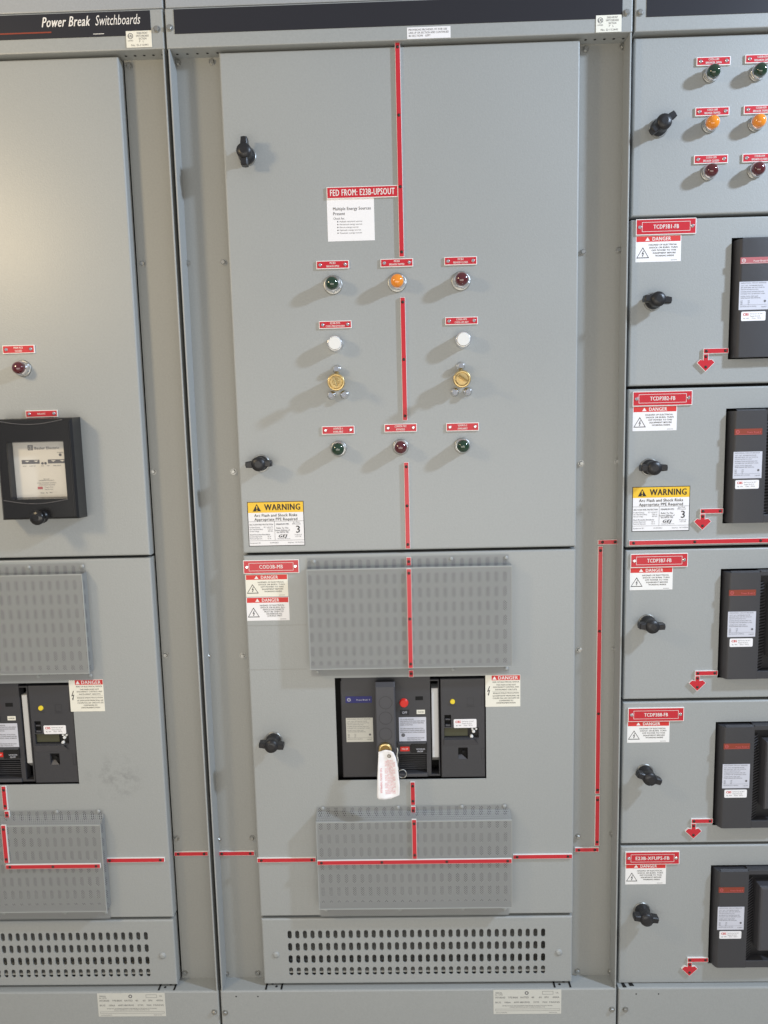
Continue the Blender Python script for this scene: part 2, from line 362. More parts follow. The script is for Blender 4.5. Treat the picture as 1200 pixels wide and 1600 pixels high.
def vent_cover(door, loc, x0, x1, z0, z1, fz0, fz1, slope, rivets):
    """perforated box screwed over a field of slots: flange strips above and below, box between"""
    p = .0250; d0 = DD + .0016; d1 = DD + p; m = MB()
    fx0, fx1 = x0 - .001, x1 - .003
    m.flat(fx0, fx1, z1 - .0005, fz1, d0); m.flat(fx0, fx1, fz0, z0 + .0005, d0)
    zt = z1 - slope
    m.flat(x0, x1, z0, zt, d1)
    m.add([(x0, -d1, zt), (x1, -d1, zt), (x1, -d0, z1), (x0, -d0, z1)], [(0, 1, 2, 3)])
    m.add([(x0, -d0, z0), (x1, -d0, z0), (x1, -d1, z0), (x0, -d1, z0)], [(0, 1, 2, 3)])
    m.add([(x0, -d0, z0), (x0, -d1, z0), (x0, -d1, zt), (x0, -d0, z1)], [(0, 1, 2, 3)])
    m.add([(x1, -d1, z0), (x1, -d0, z0), (x1, -d0, z1), (x1, -d1, zt)], [(0, 1, 2, 3)])
    o = m.build('vent_cover', 'perf', door, sub=loc)
    # solid folded rims along the box edges
    e_ = MB(); e_.box(x0, x1, zt - .0022, zt + .0006, d1 - .002, d1 + .0006, .0004)
    e_.box(x0, x1, z0 - .0004, z0 + .0018, d1 - .002, d1 + .0006, .0004)
    e_.box(x0 - .0004, x0 + .0014, z0, zt, d1 - .002, d1 + .0005, .0004); e_.box(x1 - .0014, x1 + .0004, z0, zt, d1 - .002, d1 + .0005, .0004)
    e_.build('cover_rim', 'grey', door, sub=loc)
    for xf in rivets:
        for zz in ((fz1 + z1) / 2 + .002, (fz0 + z0) / 2 - .001):
            X = x0 + (x1 - x0) * xf
            MB().lathe([(.0042, d0), (.0040, d0 + .0012), (.0022, d0 + .0022)], 14, X, zz).build('rivet', 'grey', door, sub=loc)
UX0, UX1, UZ0, UZ1 = rect(481.5, 886, 800, 1044, DD + .025)
LX0, LX1, LZ0, LZ1 = rect(496, 1279, 800, 1420, DD + .025)
FZu1 = pp(640, 869, DD)[1]; FZu0 = pp(640, 1054, DD)[1]; FZl1 = pp(640, 1259, DD)[1]; FZl0 = pp(640, 1430, DD)[1]
def big_section(root, loc, dx, lower_mat='grey'):
    """two doors, vent panel and recessed side panels of the left and centre cabinets; dx = shift from the centre cabinet"""
    x0, x1 = DX0 + dx, DX1 + dx; sh = lambda g: ((g[0][0] + dx, g[0][1] + dx),) + g[1:]
    ud = plate(MB(), x0, x1, ZD0, ZD1, DD, .0012, .0035).build('upper_door', 'grey', root, sub=loc)
    ld = plate(MB(), x0, x1, ZL0, ZL1, DD, .0012, .0035, cut=[(CUT[0] + dx, CUT[1] + dx, CUT[2], CUT[3])], grids=[sh(GU), sh(GL)]).build('lower_door', lower_mat, root, sub=loc)
    vp = plate(MB(), x0 + .001, x1 - .001, ZV0, ZV1, DD, .0012, .0035, grids=[sh(GV)]).build('vent_panel', 'grey', root, sub=loc)
    # cavity behind the doors: dark back sheet, shelf behind the bottom slots
    c = MB(); c.flat(x0 + .012, x1 - .012, ZV0 + .004, ZD1 - .004, -.045)
    c.box(x0 + .003, x0 + .012, ZV0 + .002, ZD1 - .002, -.045, .0005); c.box(x1 - .012, x1 - .003, ZV0 + .002, ZD1 - .002, -.045, .0005)
    c.box(x0 + .012, x1 - .012, ZL1 - .012, ZD0 + .012, -.045, .0005); c.box(x0 + .012, x1 - .012, ZV1 - .01, ZL0 + .01, -.045, .0005)
    c.build('door_frame', 'dark', root, sub=loc)
    s = MB(); zz = GV[1][0] - .0015; s.box(x0 + .012, x1 - .012, zz - .004, zz, -.045, .0246); s.build('shelf', 'inner', root, sub=loc)
    b = MB(); b.flat(x0 + .012, x1 - .012, ZV0 + .01, ZV1 - .006, -.02); b.build('air_baffle', 'mid', root, sub=loc)
    for zc, nm in ((None, None),):
        pass
    vent_cover(ld, loc, UX0 + dx, UX1 + dx, UZ0, UZ1 , FZu0, FZu1, .0015, (.03, .71, .98))
    vent_cover(ld, loc, LX0 + dx, LX1 + dx, LZ0, LZ1 + .006, FZl0, FZl1, .012, (.03, .42, .75, .97))
    for zx in (x0 + .03, x1 - .03):
        X = zx; Z = pp(880, 1488, DD)[1]; MB().lathe([(.0075, DD), (.0070, DD + .0016), (.003, DD + .0028)], 18, X, Z).build('screw', 'grey', vp, sub=loc)
    # black hinge brackets showing on the base ledge
    for sx, s in ((x0 + .004, 1), (x1 - .004, -1)):
        h = MB()
        for q in ((0, .004), (.034, .004)):
            h.add([(sx + s * q[0], -.004, ZB1 + .0008), (sx + s * (q[0] + q[1]), -.004, ZB1 + .0008), (sx + s * (q[0] + q[1]), -HD + .003, ZB1 + .0008), (sx + s * q[0], -HD + .003, ZB1 + .0008)], [(0, 1, 2, 3)])
        for q, y in ((.014, -.020), (.024, -.028)):
            h.add([(sx + s * q + .0028 * math.cos(t * .785), y + .0028 * math.sin(t * .785), ZB1 + .0008) for t in range(8)], [tuple(range(8))])
        h.build('bracket_slots', 'hole', root, sub=loc)
    # recessed panels
    xl = XB + dx + .0075; xr = XC + dx - .0065
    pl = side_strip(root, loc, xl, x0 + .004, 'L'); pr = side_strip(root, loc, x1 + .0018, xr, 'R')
    fl_ = flange(root, loc, xl - .0030, xl); fr_ = flange(root, loc, xr, xr + .0030)
    # row of holes in the header's underside
    for xa, xb in ((xl + .008, x0 - .004), (x1 + .012, xr - .006)):
        for i in range(5):
            X = xa + (xb - xa) * i / 4; h = MB()
            h.add([(X + .0026 * math.cos(t * .785), -.018 + .0026 * math.sin(t * .785), ZHB - .0006) for t in range(8)], [tuple(range(8))])
            h.build('header_hole', 'hole', root, sub=loc)
    return ud, ld, vp, pl, pr
HB = lambda x0, y0, x1, y1: rect(x0, y0, x1, y1, HD)
b1 = HB(272, 9, 972, 44); bandz = (pp(600, 41.5, HD)[1], ZHT - .0025)
bx = (pp(272.5, 40, HD)[0], pp(972.5, 15, HD)[0])
cC, locC, a0, a1 = cabinet(XB, 'middle grey cabinet with two tall doors and the red riser line down its doors')
common(cC, locC, a0, a1, (bx[0], bx[1], bandz[0], bandz[1]))
udC, ldC, vpC, plC, prC = big_section(cC, locC, 0)
cL, locL, a0, a1 = cabinet(XB - SW, 'left grey cabinet with black relay window in its upper door, cut by photo edge')
hdL = common(cL, locL, a0, a1, (bx[0] - SW, bx[1] - SW - .004, bandz[0], bandz[1]))
udL, ldL, vpL, plL, prL = big_section(cL, locL, -SW, 'grey_smudged')
cR, locR, a0, a1 = cabinet(XC, 'right grey cabinet divided into six stacked doors')
common(cR, locR, a0, a1, (pp(1010, 20, HD)[0], XC + SW - .03, bandz[0], bandz[1]))
bolts(prL, locL, [(202, 103), (223, 412), (240, 737), (259, 1023), (276, 1310), (289, 1520)], 0)
bolts(plC, locC, [(278, 98), (331, 97), (293, 411), (349, 410), (309, 735), (365, 737), (325, 1025), (379, 1024), (341.5, 1311), (394, 1309), (354, 1521), (403, 1520)], 0)
bolts(prC, locC, [(915, 77), (973, 73), (911, 394), (967, 391), (908, 724), (964, 721), (905, 1015), (960, 1014), (903, 1307), (956, 1303), (902, 1517), (954, 1517)], 0)
for o, l, p in ((kids(cL), locL, (245, 46)), (kids(cC), locC, (265, 44)), (kids(cC), locC, (979, 20)), (kids(cR), locR, (1000, 20))):
    h = [k for k in o if k.name.startswith('header_panel')][0]; bolts(h, l, [p], HD)
for o, l, p in ((cL, locL, (335, 1581)), (cC, locC, (352, 1582)), (cC, locC, (956, 1577)), (cR, locR, (977, 1577))):
    h = [k for k in kids(o) if k.name.startswith('base_panel')][0]; bolts(h, l, [p], HD)
for l, root, pts in ((locC, cC, [(369, 1557), (403, 1557)]), (locR, cR, [(994, 1553), (1029, 1553)])):
    h = MB()
    for x, y in pts: X, Z = pp(x, y, HD); h.add([(X + .0017 * math.cos(t * .785), -HD - .0002, Z + .0017 * math.sin(t * .785)) for t in range(8)], [tuple(range(8))])
    h.build('screw_holes', 'hole', root, sub=locC if root is cC else locR)
# ---- right cabinet: six doors
RX0, RX1 = XC + .0055, XC + SW - .05
zs = [.3740, .0545, -.2665, -.5860, -.9050, -1.2300]
rd = []
BW = .232
bk = rect(1124, 889, 1200, 1059, DD)             # third breaker opening, measured
bx0 = sum(pp(x, y, DD)[0] for x, y in ((1140, 470), (1132, 730), (1124, 975), (1115, 1210), (1108, 1430))) / 5
zc_ = [sum(pp(1180, y, DD)[1] for y in p) / 2 for p in ((369, 562), (637, 817), (888, 1058), (1128, 1288), (1352, 1504))]
bh = sum(pp(1170, a_, DD)[1] - pp(1170, b_, DD)[1] for a_, b_ in ((369, 562), (637, 817), (888, 1058), (1128, 1288), (1352, 1504))) / 5
for i in range(6):
    zt = (ZD1 if i == 0 else zs[i - 1] - .0060); zb = zs[i] + (0 if i == 5 else 0)
    cut = [] if i == 0 else [(bx0, bx0 + BW, zc_[i - 1] - bh / 2, zc_[i - 1] + bh / 2)]
    d = plate(MB(), RX0, RX1, zb, zt, DD, .0045, .0035, cut=cut).build('control_door' if i == 0 else 'breaker_door', 'grey', cR, sub=locR); rd.append(d)
f = MB(); f.box(XC + .003, XC + SW - .01, ZB1, ZHB, -.03, .0035); f.build('door_frame', 'gap', cR, sub=locR)  # black block behind the doors, coloured as the shade in their gaps
MB().box(RX1 + .006, XC + SW - .004, ZB1, ZHB, .004, .02, .002).build('side_panel', 'inner', cR, sub=locR)
h = MB(); sx = RX0 + .004
for q, y0, y1, wd in ((.0005, -.004, -.038, .004), (.016, -.010, -.034, .006)):
    h.add([(sx + q, y0, ZB1 + .0008), (sx + q + wd, y0, ZB1 + .0008), (sx + q + wd + .006, y1, ZB1 + .0008), (sx + q + .002, y1, ZB1 + .0008)], [(0, 1, 2, 3)])
h.build('bracket_slots', 'hole', cR, sub=locR)
# thin seams of the sheet on the lower middle door
for y in (977, 1046):
    a_ = rect(386, y - .5, 480, y + .5, DD); MB().flat(a_[0], a_[1], a_[2], a_[3], DD + .0002).build('sheet_seam', 'inner', ldC, sub=locC)
# latch knobs
knob(udC, locC, 382, 237, math.radians(88)); knob(udC, locC, 404.5, 725, math.radians(2)); knob(ldC, locC, 424.5, 1164, math.radians(-6))
for i, (x, y, a_) in enumerate([(1036, 192, 35), (1027, 468, -6), (1021, 731, 0), (1018, 978, -2), (1014, 1215, -20), (1009, 1434, -7)]): knob(rd[i], locR, x, y, math.radians(a_))
# ------------------------------------------------------------------ header writing and certification stickers
t = MB(); d = HD + .0012
X0, Z0 = pp(64, 34, HD); X1, _ = pp(141, 33, HD); X2, _ = pp(148, 33, HD); X3, _ = pp(219, 31, HD)
hh = pp(100, 25, HD)[1] - pp(100, 40.5, HD)[1]
zt = pp(141, 32.8, HD)[1]
t.text((X0 + X1) / 2, zt, d, 'Power Break', hh, X1 - X0 - .003, bold=.025, shear=.22)
t.text((X2 + X3) / 2, zt, d, 'Switchboards', hh, X3 - X2 - .002, bold=0, shear=.18)
t.flat(*rect(146, 53, 163, 54, HD), d)
t.build('band_lettering', 'core', hdL, sub=locL)
r_ = rect(-60, 52.4, 81, 54.6, HD); MB().flat(XB - SW + .05, r_[1], r_[2], r_[3], d).build('band_stripe', 'rust', hdL, sub=locL)
def sticker(name, label, cat, r, dep, mat, group=None, th=.0003, rad=0):
    x0, x1, z0, z1 = r; cx, cz = (x0 + x1) / 2, (z0 + z1) / 2; W, H = x1 - x0, z1 - z0
    o = thing(name, label, cat, cx, cz, dep, group); m = MB()
    if rad:
        pts = []
        for qx, qz, a0_ in ((1, 1, 0), (-1, 1, 90), (-1, -1, 180), (1, -1, 270)):
            for k in range(4): a_ = math.radians(a0_ + 30 * k); pts.append((qx * (W / 2 - rad) + rad * math.cos(a_), qz * (H / 2 - rad) + rad * math.sin(a_)))
        m.prism(pts, 0.0001, th)
    else: m.box(-W / 2, W / 2, -H / 2, H / 2, 0.0001, th)
    m.build('backing', mat, o)
    return o, W, H
T1 = .0005
def cert(label, r):
    o, W, H = sticker('certification_sticker', label, 'sticker', r, HD + .0008, 'cream', 'certification stickers on the header')
    m = MB(); m.ring(-W * .33, H * .2, .0040, .0050, T1); m.text(-W * .33, H * .2, T1, 'UL', .0045, bold=.03); m.text(-W * .33, -H * .08, T1, 'LISTED', .0024, .010)
    for k, s in enumerate(('DEAD-FRONT', 'SWITCHBOARD', 'SECTION')): m.text(W * .14, H * (.36 - .17 * k), T1, s, .0034, W * (.42, .5, .3)[k])
    m.text(W * .1, -H * .14, T1, 'P   L', .0032); m.text(W * .02, -H * .36, T1, 'No. D-112441', .0035, W * .66)
    m.build('lettering', 'grink', o)
cert('cream certification sticker at right end of the lettered black band', rect(197.5, 48.5, 237.5, 74.5, HD))
cert('cream certification sticker at right end of the blank black band above middle cabinet', rect(931, 24, 971, 50.5, HD))
o, W, H = sticker('notice_sticker', 'small white notice sticker under the black band above the red line', 'sticker', rect(636, 42, 704, 60, HD), HD, 'paper')
m = MB()
for k, s in enumerate(('PROVISIONS PROVIDED, FIT FOR USE', 'LINE-UP OR SECTION AND CONTINUED', 'IN SECTION   LEFT')):
    m.text(-W * .46, H * (.28 - .26 * k), T1, s, .0034, W * (.88, .92, .5)[k], align='L')
m.build('lettering', 'grink', o)
# ------------------------------------------------------------------ nameplates
def screwhead(m, x, z, d, r):
    m.lathe([(r, d), (r, d + .0008), (r * .6, d + .0018)], 14, x, z)
def nameplate(label, r, dep, lines, border=False, group=None, hs=None, screws=True, shear=0, name='nameplate', bold=.03, wf=None, tint='core'):
    x0, x1, z0, z1 = r; cx, cz = (x0 + x1) / 2, (z0 + z1) / 2; W, H = x1 - x0, z1 - z0
    o = thing(name, label, 'nameplate', cx, cz, dep, group); th = .0030
    MB().box(-W / 2, W / 2, -H / 2, H / 2, .0002, th, .0004).build('core_plate', 'core', o)
    b = .0014; MB().box(-W / 2 + b, W / 2 - b, -H / 2 + b, H / 2 - b, th - .0005, th + .0002).build('red_face', 'red', o)
    m = MB(); d = th + .0004
    hs = hs or H * .23
    n = len(lines)
    for k, s in enumerate(lines):
        z = 0 if n == 1 else (H * .19, -H * .19)[k]
        wd = None if not wf else W * (wf[k] if isinstance(wf, tuple) else wf)
        m.text(0, z, d, s, hs, wd, bold=bold, shear=shear, maxw=W * .62)
    if border: m.frame(-W * .40, W * .40, -H * .30, H * .30, d, .0007)
    m.build('lettering', tint, o)
    if screws:
        for s in (-1, 1): q = MB(); screwhead(q, s * (W / 2 - .0075), 0, th, .0038 if border else .0036); q.build('screw', 'chrome', o)
    return o
NP = 'small red engraved nameplates above the lights'
def npc(px, py, dep=DD, w=51, h=13): return rect(px - w / 2, py - h / 2, px + w / 2, py + h / 2, dep)
nameplate('red nameplate reading BREAKER OPEN above the green light in the upper row', npc(520, 414), DD, ['MCB3', 'BREAKER OPEN'], group=NP, wf=(.17, .38))
nameplate('red nameplate reading BREAKER TRIPPED above the amber light on the middle door', npc(620, 411), DD, ['MCB3', 'BREAKER TRIPPED'], group=NP, wf=(.17, .46))
nameplate('red nameplate reading BREAKER CLOSED above the red light in the upper row', npc(719.5, 408), DD, ['MCB3', 'BREAKER CLOSED'], group=NP, wf=(.17, .44))
nameplate('red nameplate with two text lines above the left white button', npc(524, 507.5, h=12), DD, ['E23B-MTS', 'COD3-MB BYPASSED'], group=NP, wf=(.3, .58))
nameplate('red nameplate with two text lines above the right white button', npc(721, 501.5, h=12), DD, ['CODS-UPS', 'COD3-UPS KEY'], group=NP, wf=(.32, .42))
nameplate('red nameplate above the left green light of the lower row', npc(528.5, 672), DD, ['SOURCE-1', 'AVAILABLE'], group=NP, wf=(.28, .3))
nameplate('red nameplate above the dark red light of the lower row', npc(626, 668.5), DD, ['COMMON TEST', 'BYPASSED'], group=NP, wf=(.36, .26))
nameplate('red nameplate above the right green light of the lower row', npc(722.5, 667), DD, ['SOURCE-2', 'AVAILABLE'], group=NP, wf=(.28, .3))
nameplate('red nameplate above the lone red light on the left door', npc(30, 546, w=50), DD, ['MAIN MCB', 'CLOSED'], group=NP, wf=(.28, .22))
nameplate('red nameplate on the top edge of the black relay case', npc(66, 646.5, w=50, h=11), DD, ['RELAYS'], group=NP, wf=.24)
for k, (y, c, s) in enumerate(((96.5, 'green', 'OPEN'), (175, 'amber', 'TRIPPED'), (249.5, 'dark red', 'CLOSED'))):
    for j, (x, dy, side) in enumerate(((1114 - 2.0 * k, 0, 'left'), (1190 - 2.2 * k, -4 + k * .8, 'right'))):
        nameplate('red BREAKER %s nameplate over the %s %s light on the top right door' % (s, side, c), npc(x, y + dy, w=53, h=13.5), DD, ['COD3-UIM' if j == 0 else 'COD3B-UOM', 'BREAKER ' + s], group=NP, wf=(.3, .46))
BN = 'large red engraved nameplates in the door corners'
nameplate('large red nameplate reading COD3B-MB in corner of the lower middle door', rect(380.5, 874.5, 467.5, 895.5, DD), DD, ['COD3B-MB'], True, BN, .0074, wf=.42, bold=.02)
for k, (s, r) in enumerate((('TCDP3B1-FB', (993, 342, 1087, 367)), ('TCDP3B2-FB', (988, 611, 1081, 634)), ('TCDP3B7-FB', (984.5, 864.5, 1074, 886)), ('TCDP3B8-FB', (980.5, 1105, 1068, 1126.5)), ('E23B-XFUPS-FB', (976.5, 1329.5, 1061, 1349.5)))):
    nameplate('large red nameplate reading %s in the corner of its right cabinet door' % s, rect(*r, DD), DD, [s], True, BN, .0074, wf=.42 if k < 4 else .62, bold=.025)
nameplate('red sign reading FED FROM: E23B-UPSOUT beside the red vertical line', rect(510.5, 291.5, 622, 310, DD), DD, ['FED FROM: E23B-UPSOUT'], False, None, .0115, screws=False, name='source_sign', bold=.03, wf=.90)
o, W, H = sticker('paper_notice', 'white paper notice headed Multiple Energy Sources below the red sign', 'notice', rect(511.5, 310.5, 585, 376.5, DD), DD, 'paper')
m = MB(); k_ = -W * .37
m.text(k_, H * .27, T1, 'Multiple Energy Sources', .0056, W * .80, align='L', bold=.01); m.text(k_, H * .155, T1, 'Present', .0056, W * .25, align='L', bold=.01); m.text(k_, H * .04, T1, 'Check for:', .0040, W * .24, align='L')
for j, s in enumerate(('Multiple electrical sources', 'Mechanical energy sources', 'Electric energy sources', 'Hydraulic energy sources', 'Pneumatic energy sources')):
    z = -H * (.035 + .068 * j); m.disc(-W * .28, z, .0013, T1 - .0001, T1, 8); m.text(-W * .24, z, T1, s, .0026, W * (.48, .48, .40, .45, .47)[j], align='L')
m.build('lettering', 'grink', o)
# ------------------------------------------------------------------ danger and warning stickers
def tri(cx, cz, w, h): return [(cx - w / 2, cz - h / 2), (cx + w / 2, cz - h / 2), (cx, cz + h / 2)]
def bolt_sym(m, cx, cz, h, d, w=None):
    w = w or h * .45
    t = w * .22
    for a, b in (((.34, .50), (-.34, -.06)), ((-.34, -.02), (.34, .08)), ((.34, .10), (-.04, -.36))):
        x0, z0, x1, z1 = cx + w * a[0], cz + h * a[1], cx + w * b[0], cz + h * b[1]
        L = math.hypot(x1 - x0, z1 - z0); nx, nz = -(z1 - z0) / L * t / 2, (x1 - x0) / L * t / 2; d += .00004
        m.poly([(x0 - nx, z0 - nz), (x1 - nx, z1 - nz), (x1 + nx, z1 + nz), (x0 + nx, z0 + nz)], d)
    m.poly([(cx - w * .30, cz - h * .28), (cx - w * .04, cz - h / 2), (cx + w * .22, cz - h * .28)], d + .00004)
def danger(label, r, mat='white', alt=False, group='small DANGER stickers with shock triangles'):
    o, W, H = sticker('danger_sticker', label, 'sticker', r, DD, mat, group)
    MB().flat(-W * .485, W * .485, H * .27, H * .485, T1 - .0001).build('red_band', 'redl', o)
    m = MB(); m.text(W * .07, H * .375, T1, 'DANGER', H * .14, W * .40, bold=.03); m.poly(tri(-W * .24, H * .375, W * .10, H * .14), T1); m.build('band_lettering', 'core', o)
    m = MB(); lines = ('HAZARD OF ELECTRICAL', 'SHOCK OR BURN. TURN', 'OFF POWER TO THIS', 'EQUIPMENT BEFORE', 'WORKING INSIDE.') if not alt else ('HAZARD OF ELECTRICAL', 'SHOCK OR BURN. ALL', 'SERVICE DISCONNECTS', 'MUST BE OPEN TO', 'DE-ENERGIZE ALL', 'LIVE BUS PART.')
    n = len(lines); ws = (.62, .62, .54, .50, .42, .40)
    for k, s in enumerate(lines): m.text(W * (.10 + .012 * k), H * (.15 - (.105 if n == 5 else .09) * k), T1, s, H * .058, W * (ws[k] - (.05 if alt else 0)), bold=.004)
    cx, cz, tw, th = -W * .34, -H * .14, W * .28, H * .42; A = tri(cx, cz, tw, th); B = tri(cx, cz - th * .02, tw * .84, th * .82)
    for i in range(3): j = (i + 1) % 3; m.add([(A[i][0], -T1, A[i][1]), (A[j][0], -T1, A[j][1]), (B[j][0], -T1, B[j][1]), (B[i][0], -T1, B[i][1])], [(0, 1, 2, 3)])
    bolt_sym(m, cx, cz - th * .10, th * .55, T1); m.flat(W * .28, W * .42, -H * .45, -H * .437, T1)
    m.build('lettering', 'ink', o)
danger('cream DANGER sticker directly under the COD3B-MB nameplate', rect(384, 897.5, 450, 932, DD), 'cream')
danger('white DANGER sticker, lower of the two under the COD3B-MB nameplate', rect(385.5, 933, 452, 969.5, DD), 'paper', True)
for s, r in (('TCDP3B1-FB', (993, 368, 1064, 409)), ('TCDP3B2-FB', (988.5, 634.5, 1057.5, 673)), ('TCDP3B7-FB', (984, 886.5, 1051, 921.5)), ('TCDP3B8-FB', (980, 1126.5, 1046, 1160)), ('E23B-XFUPS-FB', (977, 1349, 1040.5, 1381.5))):
    danger('small DANGER sticker with shock triangle right under the %s nameplate' % s, rect(*r, DD), 'paper' if '1' in s or '2-' in s or 'B2' in s else 'white')
def danger_tall(label, r):
    o, W, H = sticker('danger_sticker', label, 'sticker', r, DD, 'cream', 'bilingual DANGER stickers beside the main breakers')
    MB().flat(-W * .32, W * .49, H * .335, H * .485, T1 - .0001).build('red_band', 'redl', o)
    m = MB(); m.text(W * .15, H * .41, T1, 'DANGER', H * .105, W * .56, bold=.03); m.poly(tri(-W * .24, H * .41, W * .12, H * .11), T1); m.build('band_lettering', 'core', o)
    m = MB()
    for k, (s, z, ww) in enumerate((('RISK OF ELECTRICAL SHOCK', .28, .76), ('THIS MAIN DOES NOT', .19, .56), ('DISCONNECT CONTROL AND', .12, .74), ('INSTRUMENT CIRCUITS', .04, .62), ('RISQUE D\'ELECTROCUTION', -.07, .74), ('LE DISPOSITIF PRINCIPAL NE', -.155, .76), ('COUPE PAS LES CIRCUITS DE', -.23, .76), ('COMMANDE OU', -.305, .40), ('D\'INSTRUMENTATION', -.38, .54))):
        m.text(W * .09, H * z, T1, s, H * .040, W * ww, bold=.004)
    bolt_sym(m, -W * .41, H * .0, H * .30, T1, W * .09); m.flat(-W * .30, W * .48, -H * .015, -H * .011, T1)
    m.build('lettering', 'ink', o)
rt = rect(758.5, 1054.5, 813, 1104, DD)
danger_tall('cream bilingual DANGER sticker at right of the tagged main breaker', rt)
danger_tall('cream bilingual DANGER sticker at right of the left cabinet main breaker', rect(109, 1061.5, 162.5, 1111.5, DD))
def warning(label, r):
    o, W, H = sticker('warning_sticker', label, 'sticker', r, DD, 'ink', 'yellow and white arc flash WARNING stickers')
    b = .0013; MB().flat(-W / 2 + b, W / 2 - b, -H / 2 + b, H / 2 - b, T1 - .0001).build('white_face', 'paper', o)
    MB().flat(-W / 2 + b, W / 2 - b, H * .255, H / 2 - b, T1).build('yellow_band', 'yellow', o)
    d = T1 + .0002; m = MB(); m.text(W * .12, H * .375, d, 'WARNING', H * .135, W * .63, bold=.035); m.poly(tri(-W * .33, H * .37, W * .15, H * .165), d)
    m.text(0, H * .195, d, 'Arc Flash and Shock Risks', H * .062, W * .76, bold=.008); m.text(0, H * .105, d, 'Appropriate PPE Required', H * .062, W * .76, bold=.008)
    m.text(W * .385, -H * .13, d, '3', H * .155, bold=.012)
    m.text(W * .10, -H * .275, d, 'GEJ', H * .065, W * .14, bold=.04, shear=.4)
    for z in (.055, -.375): m.flat(-W * .49, W * .49, H * z, H * z + .0004, d)
    m.flat(-W * .03, -W * .026, -H * .375, H * .055, d)
    m.build('lettering', 'ink', o)
    m = MB()
    L_ = lambda x, z, s, ww, al='L', h=.030, bo=0: m.text(W * x, H * z, d, s, H * h, W * ww, align=al, bold=bo)
    L_(-.475, -.01, 'ARC FLASH RISK PROTECTION', .42, h=.032, bo=.02)
    for z, s, v, ww in ((-.07, 'Incident Energy:', '10.1 cal/cm^2', .19), (-.115, 'Arc Flash Boundary:', '136 in', .24), (-.16, 'Nominal Voltage:', '480 VAC', .17)): L_(-.475, z, s, ww); L_(-.06, z, v, .16 if 'cal' in v else .09, 'R')
    L_(-.475, -.235, 'Shock Protection Boundaries', .36, bo=.02)
    for z, s, v in ((-.28, 'Limited Approach:', '42 in'), (-.325, 'Restricted Approach:', '12 in')): L_(-.475, z, s, .22); L_(-.10, z, v, .06, 'R')
    L_(.0, -.01, 'MINIMUM PPE:', .23, h=.034, bo=.03); L_(.30, .03, 'Arc Flash', .12); L_(.29, -.01, 'PPE Level', .14)
    for z, s, ww in ((-.095, 'Refer To The', .21), (-.145, 'Latest Edition of', .26), (-.19, 'the NFPA 70E', .21)): L_(.11, z, s, ww, 'C', .036, .01)
    L_(.13, -.335, 'Reliability Services', .22, 'C', .022); L_(.385, -.25, 'Project #', .12, 'C', .026); L_(.385, -.29, 'U21128', .10, 'C', .026)
    for x, s, ww in ((-.475, 'Equipment ID:', .19), (-.12, '01/09/2021', .15), (.20, 'Expires: 10/10/2026', .28)): L_(x, -.425, s, ww, h=.028)
    m.build('small_print', 'grink', o)
    MB().text(-W * .33, H * .355, d + .0002, '!', H * .11, bold=.03).build('exclamation_mark', 'yellow', o)
warning('yellow WARNING sticker at bottom left corner of the upper middle door', rect(387.5, 783.5, 475.5, 853, DD))
warning('yellow WARNING sticker under the knob on the TCDP3B2-FB door', rect(987.5, 760, 1077.5, 830, DD))
def rating(label, r):
    o, W, H = sticker('rating_label', label, 'label', r, HD, 'silver', 'silver rating labels on the cabinet bases')
    m = MB(); m.ring(W * -.01, H * .36, .0022, .0042, T1)
    for x, ww in ((-.42, .10),): m.text(W * x, H * .37, T1, 'SERIAL', .0032, W * ww); m.text(W * x, H * .29, T1, 'No. 14752', .0028, W * .11)
    m.frame(W * .22, W * .38, H * .30, H * .43, T1, .0005); m.text(W * .44, H * .37, T1, 'UL', .0036)
    for j, (x, s, ww) in enumerate(((-.40, 'SWITCHBOARD', .15), (-.21, 'TYPE BREAK', .15), (-.04, 'RATED', .12), (.08, '480', .04), (.19, '60', .04), (.28, '3PH', .06), (.42, '4000A', .10))): m.text(W * x, H * .18, T1, s, .0040, W * ww)
    for j, (x, s, ww) in enumerate(((-.43, 'BUS', .08), (-.29, '100kA', .09), (-.12, 'AMPS 480V', .16), (.0, 'RMS', .07), (.13, 'SYM', .08), (.26, 'MAX', .07), (.40, 'MAINS', .15))): m.text(W * x, H * -.02, T1, s, .0038, W * ww)
    m.text(0, H * -.16, T1, 'SUITABLE FOR USE AS SERVICE EQUIPMENT WHEN MARKED ON THE SECTION OR ON THE MAIN', .0022, W * .74); m.text(0, H * -.22, T1, 'MAXIMUM CONTINUOUS LOAD NOT TO EXCEED THE RATING OF THE', .0020, W * .52)
    m.frame(-W * .47, W * .48, -H * .37, -H * .29, T1, .0004); m.text(-W * .38, -H * .44, T1, 'ELECTRICAL DISTRIBUTION', .0018, W * .16); m.text(W * .38, -H * .44, T1, 'MADE IN USA', .0018, W * .12)
    m.build('lettering', 'grink', o)
rating('silver rating label on the base of the left cabinet', rect(153, 1551.5, 258.5, 1588, HD))
rating('silver rating label on the base of the middle cabinet', rect(771, 1546, 877, 1584, HD))
